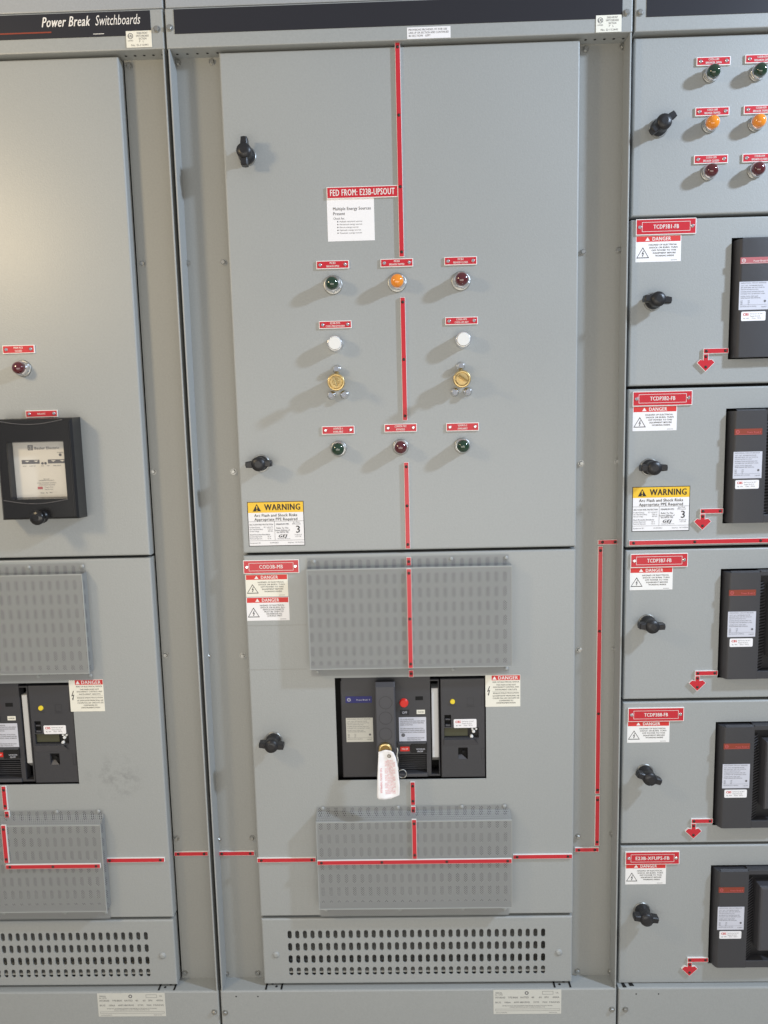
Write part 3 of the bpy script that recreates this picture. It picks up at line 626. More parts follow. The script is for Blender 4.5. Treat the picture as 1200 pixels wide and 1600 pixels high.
# ------------------------------------------------------------------ mimic line: red laminate strips with white edges
MG = 'red mimic line strips'
def strip(label, p0, p1, dep, w=.0098, name='mimic_strip', ends=(True, True), mid=0):
    (xa, za), (xb, zb) = pp(*p0, dep), pp(*p1, dep); vert = abs(za - zb) > abs(xa - xb)
    if vert: xa = xb = (xa + xb) / 2
    else: za = zb = (za + zb) / 2
    L_ = abs(za - zb) if vert else abs(xa - xb); cx, cz = (xa + xb) / 2, (za + zb) / 2
    o = thing(name, label, 'mimic strip', cx, cz, dep, MG); th = .0042; W, H = (w, L_) if vert else (L_, w)
    MB().box(-W / 2, W / 2, -H / 2, H / 2, .0002, th, .0003).build('white_core', 'core', o); b = .0007
    MB().box(-W / 2 + b, W / 2 - b, -H / 2 + b, H / 2 - b, th - .0004, th + .0002).build('red_face', 'red', o)
    u = [L_ / 2 - .009, -L_ / 2 + .009]
    if L_ < .03: u = [0]
    u += [(-.5 + (k + 1) / (mid + 1)) * L_ for k in range(mid)]
    for q in u:
        m = MB(); x, z = (0, q) if vert else (q, 0); m.lathe([(.0030, th), (.0030, th + .0006), (.0012, th + .0014)], 12, x, z); m.build('rivet', 'rivetd', o)
    return o
X_ = .0135
strip('long red strip from door top to the three upper lights', (620.8, 67), (627.8, 402), DD, mid=2)
strip('red vertical strip between the amber light and the lower row nameplates', (629, 465), (633, 657), DD, mid=1)
strip('red vertical strip below the lower dark red light down to door gap', (634.5, 722), (637.5, 857), DD, mid=1)
strip('short red strip on upper vent cover flange just below the door gap', (638.5, 870), (638.7, 883.5), DD + .0018)
strip('red vertical strip down the front of the upper vent cover', (638.5, 888), (642, 1043), DD + .0258, mid=1)
strip('short red strip between the upper vent cover and the main breaker', (642.2, 1046), (642.4, 1057), DD + .0018)
strip('red vertical strip below the main breaker beside the paper tag', (644.5, 1220.5), (645.5, 1256.5), DD)
strip('short red strip on the flange of the lower vent cover', (645.6, 1258.5), (645.8, 1271), DD + .0018)
strip('red vertical strip on the lower vent cover above the cross line', (646.8, 1279), (648.2, 1340.5), DD + .0258)
strip('red horizontal strip across the lower vent cover of the middle cabinet', (496, 1346.5), (799.5, 1343.5), DD + .0258, mid=2)
strip('red horizontal strip left of the middle lower vent cover', (402.5, 1343), (494, 1341.5), DD)
strip('red horizontal strip right of the middle lower vent cover', (801, 1337), (893.5, 1336.5), DD)
strip('red horizontal strip on the recessed panel just left of middle cabinet doors', (341, 1332.5), (398, 1331.5), 0)
strip('red horizontal strip on the recessed panel right of left cabinet doors', (273, 1332.5), (326, 1332.5), 0)
strip('short red horizontal strip at foot of the riser right of the middle doors', (897.5, 1326.5), (935, 1325.8), 0)
strip('lower red riser strip on recessed panel right of the middle doors', (933.3, 1242), (931.5, 1320), 0)
strip('upper red riser strip on recessed panel right of the middle doors', (936.6, 853), (933.4, 1239), 0, mid=2)
strip('short red horizontal strip at top of the riser beside the right cabinet', (933.5, 847.5), (967, 845.5), 0, mid=0)
o = strip('long red horizontal strip along bottom of the TCDP3B2-FB door', (982, 847.5), (1290, 842.5), DD, mid=2)
strip('red vertical strip below the left cabinet main breaker', (5.5, 1227), (11.5, 1264), DD)
strip('short red strip on flange of the left lower vent cover', (11.8, 1266), (13, 1278), DD + .0018)
strip('red vertical strip on the left lower vent cover', (7, 1288), (11.5, 1347), DD + .0258)
strip('red horizontal strip across the left lower vent cover', (10.5, 1352.5), (158, 1352), DD + .0258, mid=1)
strip('red horizontal strip right of the left lower vent cover', (166, 1342.5), (258, 1342.3), DD)
AR = ((1098, 549, 1136, 1101, 581), (1091, 798.5, 1128, 1096, 828), (1085.5, 1051, 1120.5, 1088, 1079), (1079.5, 1281.5, 1113.5, 1082, 1309), (1073, 1498, 1107, 1076, 1523))
for k, (xa, ya, xb, xt, yt) in enumerate(AR):
    nm = ('TCDP3B1-FB', 'TCDP3B2-FB', 'TCDP3B7-FB', 'TCDP3B8-FB', 'E23B-XFUPS-FB')[k]
    X0, Z0 = pp(xa, ya, DD); X1, _ = pp(xb, ya, DD); XT, ZT = pp(xt, yt, DD); X1 = bx0 - .001
    o = thing('mimic_arrow', 'red bent arrow pointing down from the breaker on the %s door' % nm, 'mimic arrow', XT, Z0, DD, 'red mimic arrows below the feeder breakers')
    W = .0098; th = .0042; L_ = X1 - XT; H = Z0 - ZT; aw = .0175; q = -W / 2 - .0004
    for nm2, b, d0, d1, mat in (('white_core', 0, .0002, th, 'core'), ('red_face', .0007, th - .0004, th + .0002, 'red')):
        m = MB(); m.box(-W / 2 + b, L_ - b, -W / 2 + b, W / 2 - b, d0, d1)
        m.box(-W / 2 + b, W / 2 - b, -H + .018 + b, q - b, d0, d1)
        s = b * 1.4
        zt_ = -H; m.prism([(0, zt_ + s), (aw - s, zt_ + aw), (aw - .0066, zt_ + aw + .0066 - s), (W / 2, zt_ + .0175 + (W / 2) - s * .2), (0, zt_ + .0128), (-W / 2, zt_ + .0175 + (W / 2) - s * .2), (-aw + .0066, zt_ + aw + .0066 - s), (-aw + s, zt_ + aw)], d0 + .0001, d1 + .0001)
        m.prism([(0, zt_ + .006), (W / 2 - b, zt_ + .011), (W / 2 - b, zt_ + .019), (-W / 2 + b, zt_ + .019), (-W / 2 + b, zt_ + .011)], d0 + .00005, d1 + .00005)
        m.build(nm2, mat, o)
    for x, z in ((L_ - .006, 0), (.0005, 0), (0, -.0105), (0, -H + .009)):
        MB().lathe([(.0028, th), (.0028, th + .0006), (.0012, th + .0013)], 12, x, z).build('rivet', 'rivetd', o)
# ------------------------------------------------------------------ pilot lights, buttons, key switches
PG = 'round indicator lights on the doors'
def pilot(label, px, py, kind, k=1.0, lo=0):
    """px,py: photo position of the chrome base"""
    X, Z = pp(px, py, DD + .006)
    o = thing('pilot_light', label, 'indicator light', X, Z, DD, PG)
    MB().lathe([(.0185 * k, .0002), (.0185 * k, .0024), (.0175 * k, .0034), (.0150 * k, .0036)], 32).build('washer', 'zinc', o)
    a_ = .3 + random.random(); MB().prism([(.0166 * k * math.cos(a_ + i * math.pi / 3), .0166 * k * math.sin(a_ + i * math.pi / 3)) for i in range(6)], .0034, .0080, .0016).build('hex_nut', 'chrome', o)
    MB().lathe([(.0143 * min(1, k * 1.12), .0078), (.0143 * min(1, k * 1.12), .0110), (.0134, .0124), (.0132, .0140), (.0127, .0146)], 32).build('bezel', 'chrome', o)
    n = 12; lr = .0120 if lo else .0126; prof = [(lr - .0002, .010), (lr, .0225 - lo)] + [(lr * math.cos(t), .0225 - lo + .0105 * math.sin(t)) for t in [i * math.pi / 2 / n for i in range(1, n)]]
    MB().lathe(prof, 28).build('lens', kind, o)
    return o
pilot('green indicator light, left of the three in the upper row of middle door', 520, 444.5, 'green')
pilot('amber indicator light at the centre of the middle door upper row', 620.5, 441, 'amber')
pilot('dark red indicator light, right of the three in the upper row', 720.5, 438.5, 'redlens')
pilot('green indicator light, left end of the lower row of middle door', 529, 701, 'green', .86)
pilot('dark red indicator light in the centre of the lower row', 626, 698.5, 'redlens', .86)
pilot('green indicator light, right end of the lower row of middle door', 722.5, 696.5, 'green', .86)
pilot('lone red indicator light above the relay case on the left door', 34, 575.5, 'redlens', .9, .003)
for k, (c, kd) in enumerate((('green', 'green'), ('amber', 'amber'), ('dark red', 'redlens'))):
    for s, x, y in (('left', (1111.5, 1110, 1108)[k], (118, 197, 271.5)[k]), ('right', (1184, 1182, 1181)[k], (116, 195, 269)[k])):
        pilot('%s indicator light in %s column of the top right door' % (c, s), x, y - 2.5, kd, .76, .0045)
def button(label, px, py):
    X, Z = pp(px, py, DD + .01); o = thing('push_button', label, 'push button', X, Z, DD, 'white push buttons on the middle door')
    MB().lathe([(.0155, .0002), (.0155, .003), (.0145, .004), (.0145, .0235), (.0138, .0245), (.0126, .0245), (.0126, .022)], 36, cap=False).build('bezel', 'chrome', o)
    MB().lathe([(.0124, .010), (.0124, .0262), (.0116, .0275)], 32).build('cap', 'cap', o)
button('white push button above the left brass key switch', 524, 537.5); button('white push button above the right brass key switch', 723, 531.5)
def keysw(label, px, py, ang, star):
    X, Z = pp(px, py, DD + .031); o = thing('key_switch', label, 'key switch', X, Z, DD, 'brass key switches on the middle door')
    MB().lathe([(.0150, .0002), (.0150, .026), (.0168, .0262), (.0168, .0315), (.0158, .0325), (.0120, .0325), (.0115, .0315)], 36).build('lock_barrel', 'brass', o)
    k = MB(); k.box(-.0014, .0014, -.004, .004, .0315, .040); k.prism([(.0085 * math.cos(i * math.pi / 6) * 1.0, .0085 * math.sin(i * math.pi / 6)) for i in range(12)], 0, .002)
    k = MB().box(-.0018, .0018, -.0040, .0040, .031, .044, .0004)
    k.box(-.0016, .0016, -.0090, .0090, .044, .062, .0012)
    if star: k.lathe([(.0070, .031), (.0070, .036), (.0060, .037)], 7)
    k.rot(ang); k.build('key', 'brassd' if not star else 'brass', o)
    for bx_, bz in ((.0, .0262), (-.0125, -.0240), (.0135, -.0235)):
        MB().lathe([(.0085, .0002), (.0085, .0015), (.0062, .002), (.0062, .0095), (.0070, .010), (.0070, .0125), (.0045, .0150)], 20, bx_, bz).build('bolt', 'chrome', o)
    return o
keysw('left brass key switch with three chrome bolts around it', 525, 597, .35, True)
keysw('right brass key switch with dark key turned diagonally', 722, 592, -.95 + math.pi / 2 + .35, False)
# ------------------------------------------------------------------ main breaker (built in the centre cabinet, copied to the left one)
FB = .0225     # breaker face
Xc, Zc = (CUT[0] + CUT[1]) / 2, (CUT[2] + CUT[3]) / 2
brk = thing('main_circuit_breaker', 'large charcoal main breaker with a paper tag hanging from its handle', 'circuit breaker', Xc, Zc, 0, 'large main breakers')
SB = (Xc, 0, Zc)
def R_(x0, y0, x1, y1, dep=FB): return rect(x0, y0, x1, y1, dep)
def part(m, name, mat, parent=brk): return m.build(name, mat, parent, sub=SB)
G = R_(533.5, 1062, 756.5, 1214); SL = R_(673, 1063, 687, 1211)
hs_ = MB()
RC = R_(623.5, 1178, 667, 1207)
plate(hs_, G[0], SL[1] + .0006, G[2], G[3], FB, -.04, .003, cut=[(SL[0], SL[1] - .0008, SL[2] + .002, R_(0, 1064, 10, 1070)[3] - .003), RC], t=.02)
hs_ = part(hs_, 'housing', 'char')
rp = plate(MB(), SL[1] + .0022, G[1] + .002, G[2] - .001, G[3] + .0015, FB + .003, -.04, .0025, cut=[R_(694, 1137, 748, 1153, FB + .003), R_(716, 1168, 731, 1186, FB + .003), R_(694.5, 1117, 705, 1136, FB + .003)], t=.008)
rp = part(rp, 'trip_unit', 'char')
w_ = MB(); w_.flat(G[0], G[1], G[2], G[3], -.02); part(w_, 'inner_back', 'gap')
w_ = MB(); w_.box(CUT[0] - .01, G[0] - .0005, CUT[2] - .008, CUT[3] + .008, -.03, -.005); part(w_, 'side_gap', 'gap')
# slot, lever
q = R_(674.5, 1075, 686.5, 1183, FB - .006); m = MB().box(q[0], q[1], q[2], q[3], -.01, FB - .004, .0015); part(m, 'charging_lever', 'lever')
m = MB(); m.add([(q[0], -(FB - .006), q[2]), (q[1], -(FB - .006), q[2]), (q[1], -.004, q[2] - .012), (q[0], -.004, q[2] - .012)], [(0, 3, 2, 1)]); part(m, 'lever_end', 'mid')
# handle
q = R_(587, 1064, 618, 1186, FB + .035); d1 = FB + .036
H0, H1, H2, H3 = q
m = MB(); zt = H3; zc2 = H3 - .013
prof = [(FB - .004, zt - .016), (d1 - .010, zt - .0055), (d1, zc2), (d1, H2 + .012), (d1 - .010, H2), (FB - .004, H2)]
c_ = .0022
for xa, xb, flip in ((H0 + c_, H1 - c_, 0),):
    n = len(prof)
    vs = [(H0, -d_ + (c_ if 0 < i < n - 1 else 0), z) for i, (d_, z) in enumerate(prof)] + [(H0 + c_, -d_, z) for d_, z in prof] + [(H1 - c_, -d_, z) for d_, z in prof] + [(H1, -d_ + (c_ if 0 < i < n - 1 else 0), z) for i, (d_, z) in enumerate(prof)]
    fs = []
    for s in range(3):
        for i in range(n - 1): fs.append((s * n + i, s * n + i + 1, s * n + n + i + 1, s * n + n + i))
    fs.append(tuple(range(n - 1, -1, -1))); fs.append(tuple(range(3 * n, 4 * n)))
    m.add(vs, fs)
hd_ = part(m, 'handle', 'char2')
m = MB()
for y in (1098, 1122, 1147):
    X, Z = pp(602.5, y, d1); m.ring(X, Z, .0128, .0136, d1 + .0003); 
part(m, 'embossed_rings', 'charl', hd_)
# blue label, rating label
q = R_(540, 1088, 581, 1098); m = MB().box(q[0], q[1], q[2], q[3], FB - .0005, FB + .0006); bl = part(m, 'blue_label', 'blue')
m = MB(); zm = (q[2] + q[3]) / 2; m.ring(q[0] + .007, zm, .0030, .0038, FB + .0009); m.text(q[0] + .007, zm, FB + .0009, 'GE', .0028)
m.text(q[1] - .004, zm - .0005, FB + .0009, 'Power Break  II', .0030, .028, align='R', bold=.01); part(m, 'lettering', 'lilac', bl)
def spec_label(q, d, mat, parent, P, name='rating_label', yellow=False, dot=True):
    b = P(MB().box(q[0], q[1], q[2], q[3], d - .0005, d + .0004), name, mat, parent); W, H = q[1] - q[0], q[3] - q[2]; d2 = d + .0007; m = MB(); x = q[0] + W * .05
    L = ((.95, 'INDUSTRIAL CIRCUIT BREAKER', .86), (.86, 'CAT. NO. SSF20B208 FRAME', .74), (.79, '800 AMP MAX. 600 VAC 50/60 Hz', .80), (.72, 'USE WITH RATING PLUG ONLY', .6), (.64, 'INTERRUPTING RATING RMS SYM', .78), (.57, 'SUITABLE FOR 100 PERCENT LOAD', .82), (.48, 'LISTED WITH TRIP UNIT', .6), (.42, 'WIRE RANGE SEE MANUAL', .68))
    for z, s, ww in L: m.text(x, q[2] + H * z, d2, s, H * .036, W * ww, align='L')
    for j, (a_, b2) in enumerate((('240', '100'), ('480', '100'), ('600', '65'))): m.text(x, q[2] + H * (.32 - .055 * j), d2, a_, H * .036, align='L'); m.text(x + W * .25, q[2] + H * (.32 - .055 * j), d2, b2, H * .036, align='L')
    if dot: m.disc(q[1] - W * .12, q[2] + H * .30, W * .04, d2 - .0001, d2, 12)
    m.text(x, q[2] + H * .12, d2, 'ELECTRICAL DIST. & CONTROL', H * .034, W * .55, align='L'); m.text(q[1] - W * .05, q[2] + H * .10, d2, '1647', H * .04, W * .18, align='R')
    m.flat(x, q[1] - W * .05, q[2] + H * .175, q[2] + H * .180, d2)
    P(m, 'lettering', 'grink', b); return b
spec_label(R_(541, 1121.5, 583, 1159), FB, 'silver', brk, lambda m, n, mt, p: part(m, n, mt, p))
q = R_(623.5, 1120.5, 666, 1158); b = part(MB().box(*q, FB - .0005, FB + .0004), 'instruction_label', 'lilac'); m = MB(); W, H = q[1] - q[0], q[3] - q[2]
for k, (s, ww) in enumerate((('TO CLOSE BREAKER', .5), ('PUSH HANDLE DOWN FULLY UNTIL SPRING', .9), ('CHARGED INDICATOR SHOWS THEN PRESS', .86), ('GREEN ON BUTTON', .45), ('', 0), ('TO OPEN PRESS RED OFF BUTTON', .84), ('DISCHARGE CLOSING SPRING BEFORE', .92), ('REMOVING FRONT COVER OF BREAKER', .90), ('', 0), ('', 0), ('PROVISIONS FOR KEY LOCK', .66), ('SEE MANUAL', .5))):
    if s: m.text(q[0] + W * (.05 if k < 10 else .3), q[3] - H * (.08 + .078 * k), FB + .0007, s, H * .042, W * min(ww, .9 if k < 10 else .62), align='L', bold=.01)
m.disc(q[0] + W * .15, q[2] + H * .26, W * .07, FB + .0006, FB + .0007, 14); part(m, 'lettering', 'grink', b)
X, Z = pp(631, 1099, FB + .004); part(MB().lathe([(.0094, FB), (.0094, FB + .0015), (.0088, FB + .0015), (.0086, FB + .0050), (.0075, FB + .0058)], 28, X, Z), 'off_button', 'redbtn')
q = R_(625, 1109, 639.5, 1117.5); b = part(MB().box(*q, FB - .0005, FB + .0004), 'off_plate', 'ink'); part(MB().text((q[0] + q[1]) / 2, (q[2] + q[3]) / 2, FB + .0007, 'OFF', .0052, .010, bold=.01), 'lettering', 'lilac', b)
q = R_(651, 1109, 664, 1115.5); b = part(MB().box(*q, FB - .0005, FB + .0004), 'charge_indicator', 'cream'); part(MB().text((q[0] + q[1]) / 2, (q[2] + q[3]) / 2, FB + .0007, 'CHARGED', .003, .013), 'lettering', 'ink', b)
q = R_(649, 1088, 661, 1094); m = MB().flat(*q, FB + .0003); part(m, 'pull_slot', 'hole')
q = R_(625.5, 1166.5, 640, 1173.5); b = part(MB().box(*q, FB - .0005, FB + .001), 'red_flag_plate', 'redbtn'); part(MB().text((q[0] + q[1]) / 2, (q[2] + q[3]) / 2, FB + .0013, 'PUSH OFF', .0036, .013, bold=.02), 'lettering', 'core', b)
q = R_(641.5, 1160, 667, 1175.5); b = part(MB().box(*q, FB - .0005, FB + .0035, .0012), 'status_window', 'blackg'); m = MB(); m.text((q[0] + q[1]) / 2 + .004, q[2] + .009, FB + .004, 'DISCHARGED', .0030, .018, bold=.02); m.text((q[0] + q[1]) / 2 + .003, q[2] + .004, FB + .004, 'OK/OFF', .0034, .012, bold=.03); part(m, 'lettering', 'lilac', b)
q = R_(622, 1159, 666, 1162.5); part(MB().box(*q, FB - .0005, FB + .0035, .001), 'ledge', 'char2')
# lower pocket with ribs
m = MB(); m.flat(*RC, FB - .014); part(m, 'pocket_back', 'black')
m = MB()
for k in range(7): z = RC[2] + .004 + k * .0046; m.box(RC[0] + .0005, RC[1] - .0005, z, z + .0016, FB - .015, FB - .010)
part(m, 'pocket_ribs', 'char')
q = R_(623.5, 1207.5, 668, 1212.5); part(MB().box(*q, FB - .001, FB + .004, .001), 'lower_lip', 'char2')
# trip unit details
FT = FB + .003
X, Z = pp(707, 1096, FT); part(MB().lathe([(.0052, FT - .001), (.0052, FT + .0022), (.0044, FT + .0030)], 20, X, Z), 'on_button', 'ybtn')
q = R_(711, 1097, 712, 1098)
m = MB(); cxm, czm = pp(735, 1096, FT); m.frame(cxm - .007, cxm + .007, czm - .008, czm + .008, FT + .0003, .0006); m.text(cxm, czm - .011, FT + .0003, 'SPECTRUM', .0026, .016); m.text(cxm - .035, czm - .009, FT + .0003, 'TRIP', .0022, .012); part(m, 'embossed_marks', 'charl', rp)
q = R_(694, 1137, 748, 1153, FT); m = MB(); m.flat(*q, FT - .007); b = part(m, 'display_recess', 'blackg', brk)
q2 = R_(694.5, 1138.5, 731, 1151.5, FT); part(MB().flat(*q2, FT - .0055), 'display', 'lcd', brk)
m = MB()
for x, y, r in ((740, 1143, .0034), (737, 1151, .0034), (738, 1138.8, .0024), (744, 1138.8, .0024)): X, Z = pp(x, y, FT - .002); m.lathe([(r, FT - .007), (r, FT - .002), (r * .7, FT - .001)], 12, X, Z)
part(m, 'keypad_buttons', 'cap', brk)
q = R_(694, 1154, 748, 1165, FT); part(MB().add([(q[0], -FT - .0002, q[2]), (q[1], -FT - .0002, q[2] + .002), (q[1] - .010, -FT - .0055, q[3]), (q[0], -FT - .0055, q[3])], [(0, 1, 2, 3)]).add([(q[0], -FT, q[3] + .0003), (q[1], -FT, q[3]), (q[1] - .010, -FT - .0055, q[3]), (q[0], -FT - .0055, q[3])], [(3, 2, 1, 0)]), 'display_hood', 'char2', brk)
q = R_(716, 1168, 731, 1186, FT); m = MB().flat(*q, FT - .0078); m.box(q[0] + .009, q[0] + .014, q[3] - .012, q[3] - .008, FT - .008, FT - .002); part(m, 'plug_recess', 'hole', brk)
m = MB().add([(q[0], -FT + .0005, q[2]), (q[1] - .002, -FT + .0005, q[2]), (q[0] + .008, -FT + .0070, q[2] + .008), (q[0] + .001, -FT + .0070, q[2] + .008)], [(0, 1, 2, 3)]); part(m, 'recess_ramp', 'char2', brk)
q = R_(694.5, 1117, 705, 1136, FT); m = MB().flat(*q, FT - .0078); part(m, 'switch_recess', 'hole', brk)
m = MB().box(q[0] + .002, q[1] - .0015, q[3] - .012, q[3] - .009, FT - .007, FT - .001, .0006); m.box(q[0] + .002, q[1] - .0015, q[2] + .001, q[2] + .005, FT - .007, FT - .001, .0006); part(m, 'switch_toggle', 'char2', brk)
for y0, y1 in ((1086.5, 1102), (1169, 1186)):
    q = R_(752, y0, 757, y1, FT); m = MB().frame(*q, FT + .0004, .0008); part(m, 'cover_tab', 'charl', rp)
def inspect(q, d, label=None, parent=None, P=None, peel=False):
    W, H = q[1] - q[0], q[3] - q[2]; cx, cz = (q[0] + q[1]) / 2, (q[2] + q[3]) / 2; rad = .0022; pts = []
    for qx, qz, a0_ in ((1, 1, 0), (-1, 1, 90), (-1, -1, 180), (1, -1, 270)):
        for k in range(4): a_ = math.radians(a0_ + 30 * k); pts.append((cx + qx * (W / 2 - rad) + rad * math.cos(a_), cz + qz * (H / 2 - rad) + rad * math.sin(a_)))
    b = P(MB().prism(pts, d - .0003, d + .0005), 'inspection_sticker', 'paper', parent)
    m = MB(); m.text(q[0] + W * .19, q[3] - H * .30, d + .0008, 'CBS', H * .26, W * .22, bold=.04); P(m, 'logo', 'redl', b)
    m = MB(); m.text(q[0] + W * .36, q[3] - H * .25, d + .0008, 'Field Services  No. 0417', H * .12, W * .52, align='L'); m.text(q[0] + W * .36, q[3] - H * .50, d + .0008, 'Tested 10-12-21', H * .14, W * .42, align='L')
    m.text(q[0] + W * .10, q[3] - H * .72, d + .0008, 'By  RM     Date  10/12', H * .12, W * .72, align='L'); P(m, 'lettering', 'grink', b)
inspect(R_(709, 1123.5, 744.5, 1137, FT), FT, parent=brk, P=lambda m, n, mt, p: part(m, n, mt, p))
b2 = copy_tree(brk, None, 'large charcoal main breaker in the left cabinet, cut by the photo edge', (Xc - SW, 0, Zc))
# chain end ring, padlock and paper tag on the centre breaker's handle
X, Z = pp(628.5, 1209, FB + .012)
r0 = thing('key_ring', 'small steel ring dangling at the bottom of the tagged main breaker', 'ring', X, Z, FB + .012)
m = MB(); m.tube([(.0090 * math.cos(t * math.pi / 12), -.001 * math.sin(t), .0090 * math.sin(t * math.pi / 12)) for t in range(25)], .0012); m.build('ring', 'zinc', r0)
XA, ZA = pp(620.5, 1168, FB + .02)
m = MB(); m.tube([(XA - X + .001 * math.sin(k * 1.3), -.010 + .009 * k / 11, (ZA - Z) * (1 - k / 11) + .009 * k / 11) for k in range(12)], .0012); m.build('cord', 'cream', r0)
XP, ZP = pp(602, 1171, d1 + .006)
pk = thing('brass_padlock', 'round brass padlock on the main breaker handle above the paper tag', 'padlock', XP, ZP, d1)
MB().lathe([(.0128, .0005), (.0138, .002), (.0138, .0085), (.0128, .0100), (.0100, .0100)], 32).build('lock_body', 'brass', pk)
m = MB(); m.disc(0, .001, .0098, .0101, .0106, 24); m.build('lock_face', 'brassd', pk)
XT, ZT = pp(605, 1173, d1 + .014)
tg = thing('paper_tag', 'torn white paper tag with red print hanging from the breaker handle', 'tag', XT, ZT, d1 + .0125)
sc_ = .00127
outl = [(-14, 0), (3, 1), (9, 0), (11, -5), (14, -12), (17, -34), (19, -58), (18, -74), (14, -75.5), (10, -78), (5, -79.5), (-2, -82), (-7, -80), (-12, -80.5), (-18, -79), (-17.5, -60), (-16.5, -40), (-15, -18)]
n = len(outl); P2 = [(x * sc_, z * sc_) for x, z in outl]
m = MB()
def bend(x, z): return .0022 * math.sin(x * 130 + z * 30) + .0009 * abs(math.sin(x * 90 - z * 170)) + .0007 * abs(math.sin(x * 260 + z * 90)) + .006 * (z / .1) ** 2
NX, NZ = 12, 26
# grid clipped to the outline by row, bent a little
rows = []
for j in range(NZ + 1):
    z = -j / NZ * .102 + .0008; xs = []
    for i in range(n):
        (xa, za), (xb, zb) = P2[i], P2[(i + 1) % n]
        if (za - z) * (zb - z) < 0: xs.append(xa + (xb - xa) * (z - za) / (zb - za))
    if len(xs) >= 2: rows.append((z, min(xs), max(xs)))
vs = []
for z, xa, xb in rows:
    for i in range(NX + 1): x = xa + (xb - xa) * i / NX; vs.append((x, -bend(x, z), z))
fs = [(j * (NX + 1) + i + 1, j * (NX + 1) + i, (j + 1) * (NX + 1) + i, (j + 1) * (NX + 1) + i + 1) for j in range(len(rows) - 1) for i in range(NX)]
pb = MB().add(vs, fs, True).build('paper', 'paper', tg); sd = pb.modifiers.new('thickness', 'SOLIDIFY'); sd.thickness = .0004
def onpaper(m, dd=.0005): m.v = [(x, -(bend(x, z) + dd), z) for x, _, z in m.v]; return m
m = MB().ring(.0035, -.0115, .0014, .0042, 0, 14); onpaper(m).build('eyelet', 'steel', tg)
m = MB(); words = 'DO NOT OPERATE THIS DEVICE MAY ONLY BE REMOVED BY AUTHORIZED PERSONNEL LOCKED OUT NAME DEPT DATE'.split(); z = -.021; k = 0
for ln in range(24):
    m.text(.0050, z, 0, words[k % len(words)] + ' ' + words[(k + 1) % len(words)], .0018, .021 if ln % 5 else .012); z -= .0030; k += 2
onpaper(m).build('red_print', 'pink', tg)
m = MB().text(0, 0, 0, 'EQUIPMENT LOCKED OUT', .0036, .05); m.v = [(-.0135 + zz, y, -.062 - .0 + x) for x, y, zz in m.v]; onpaper(m).build('side_print', 'pink', tg)
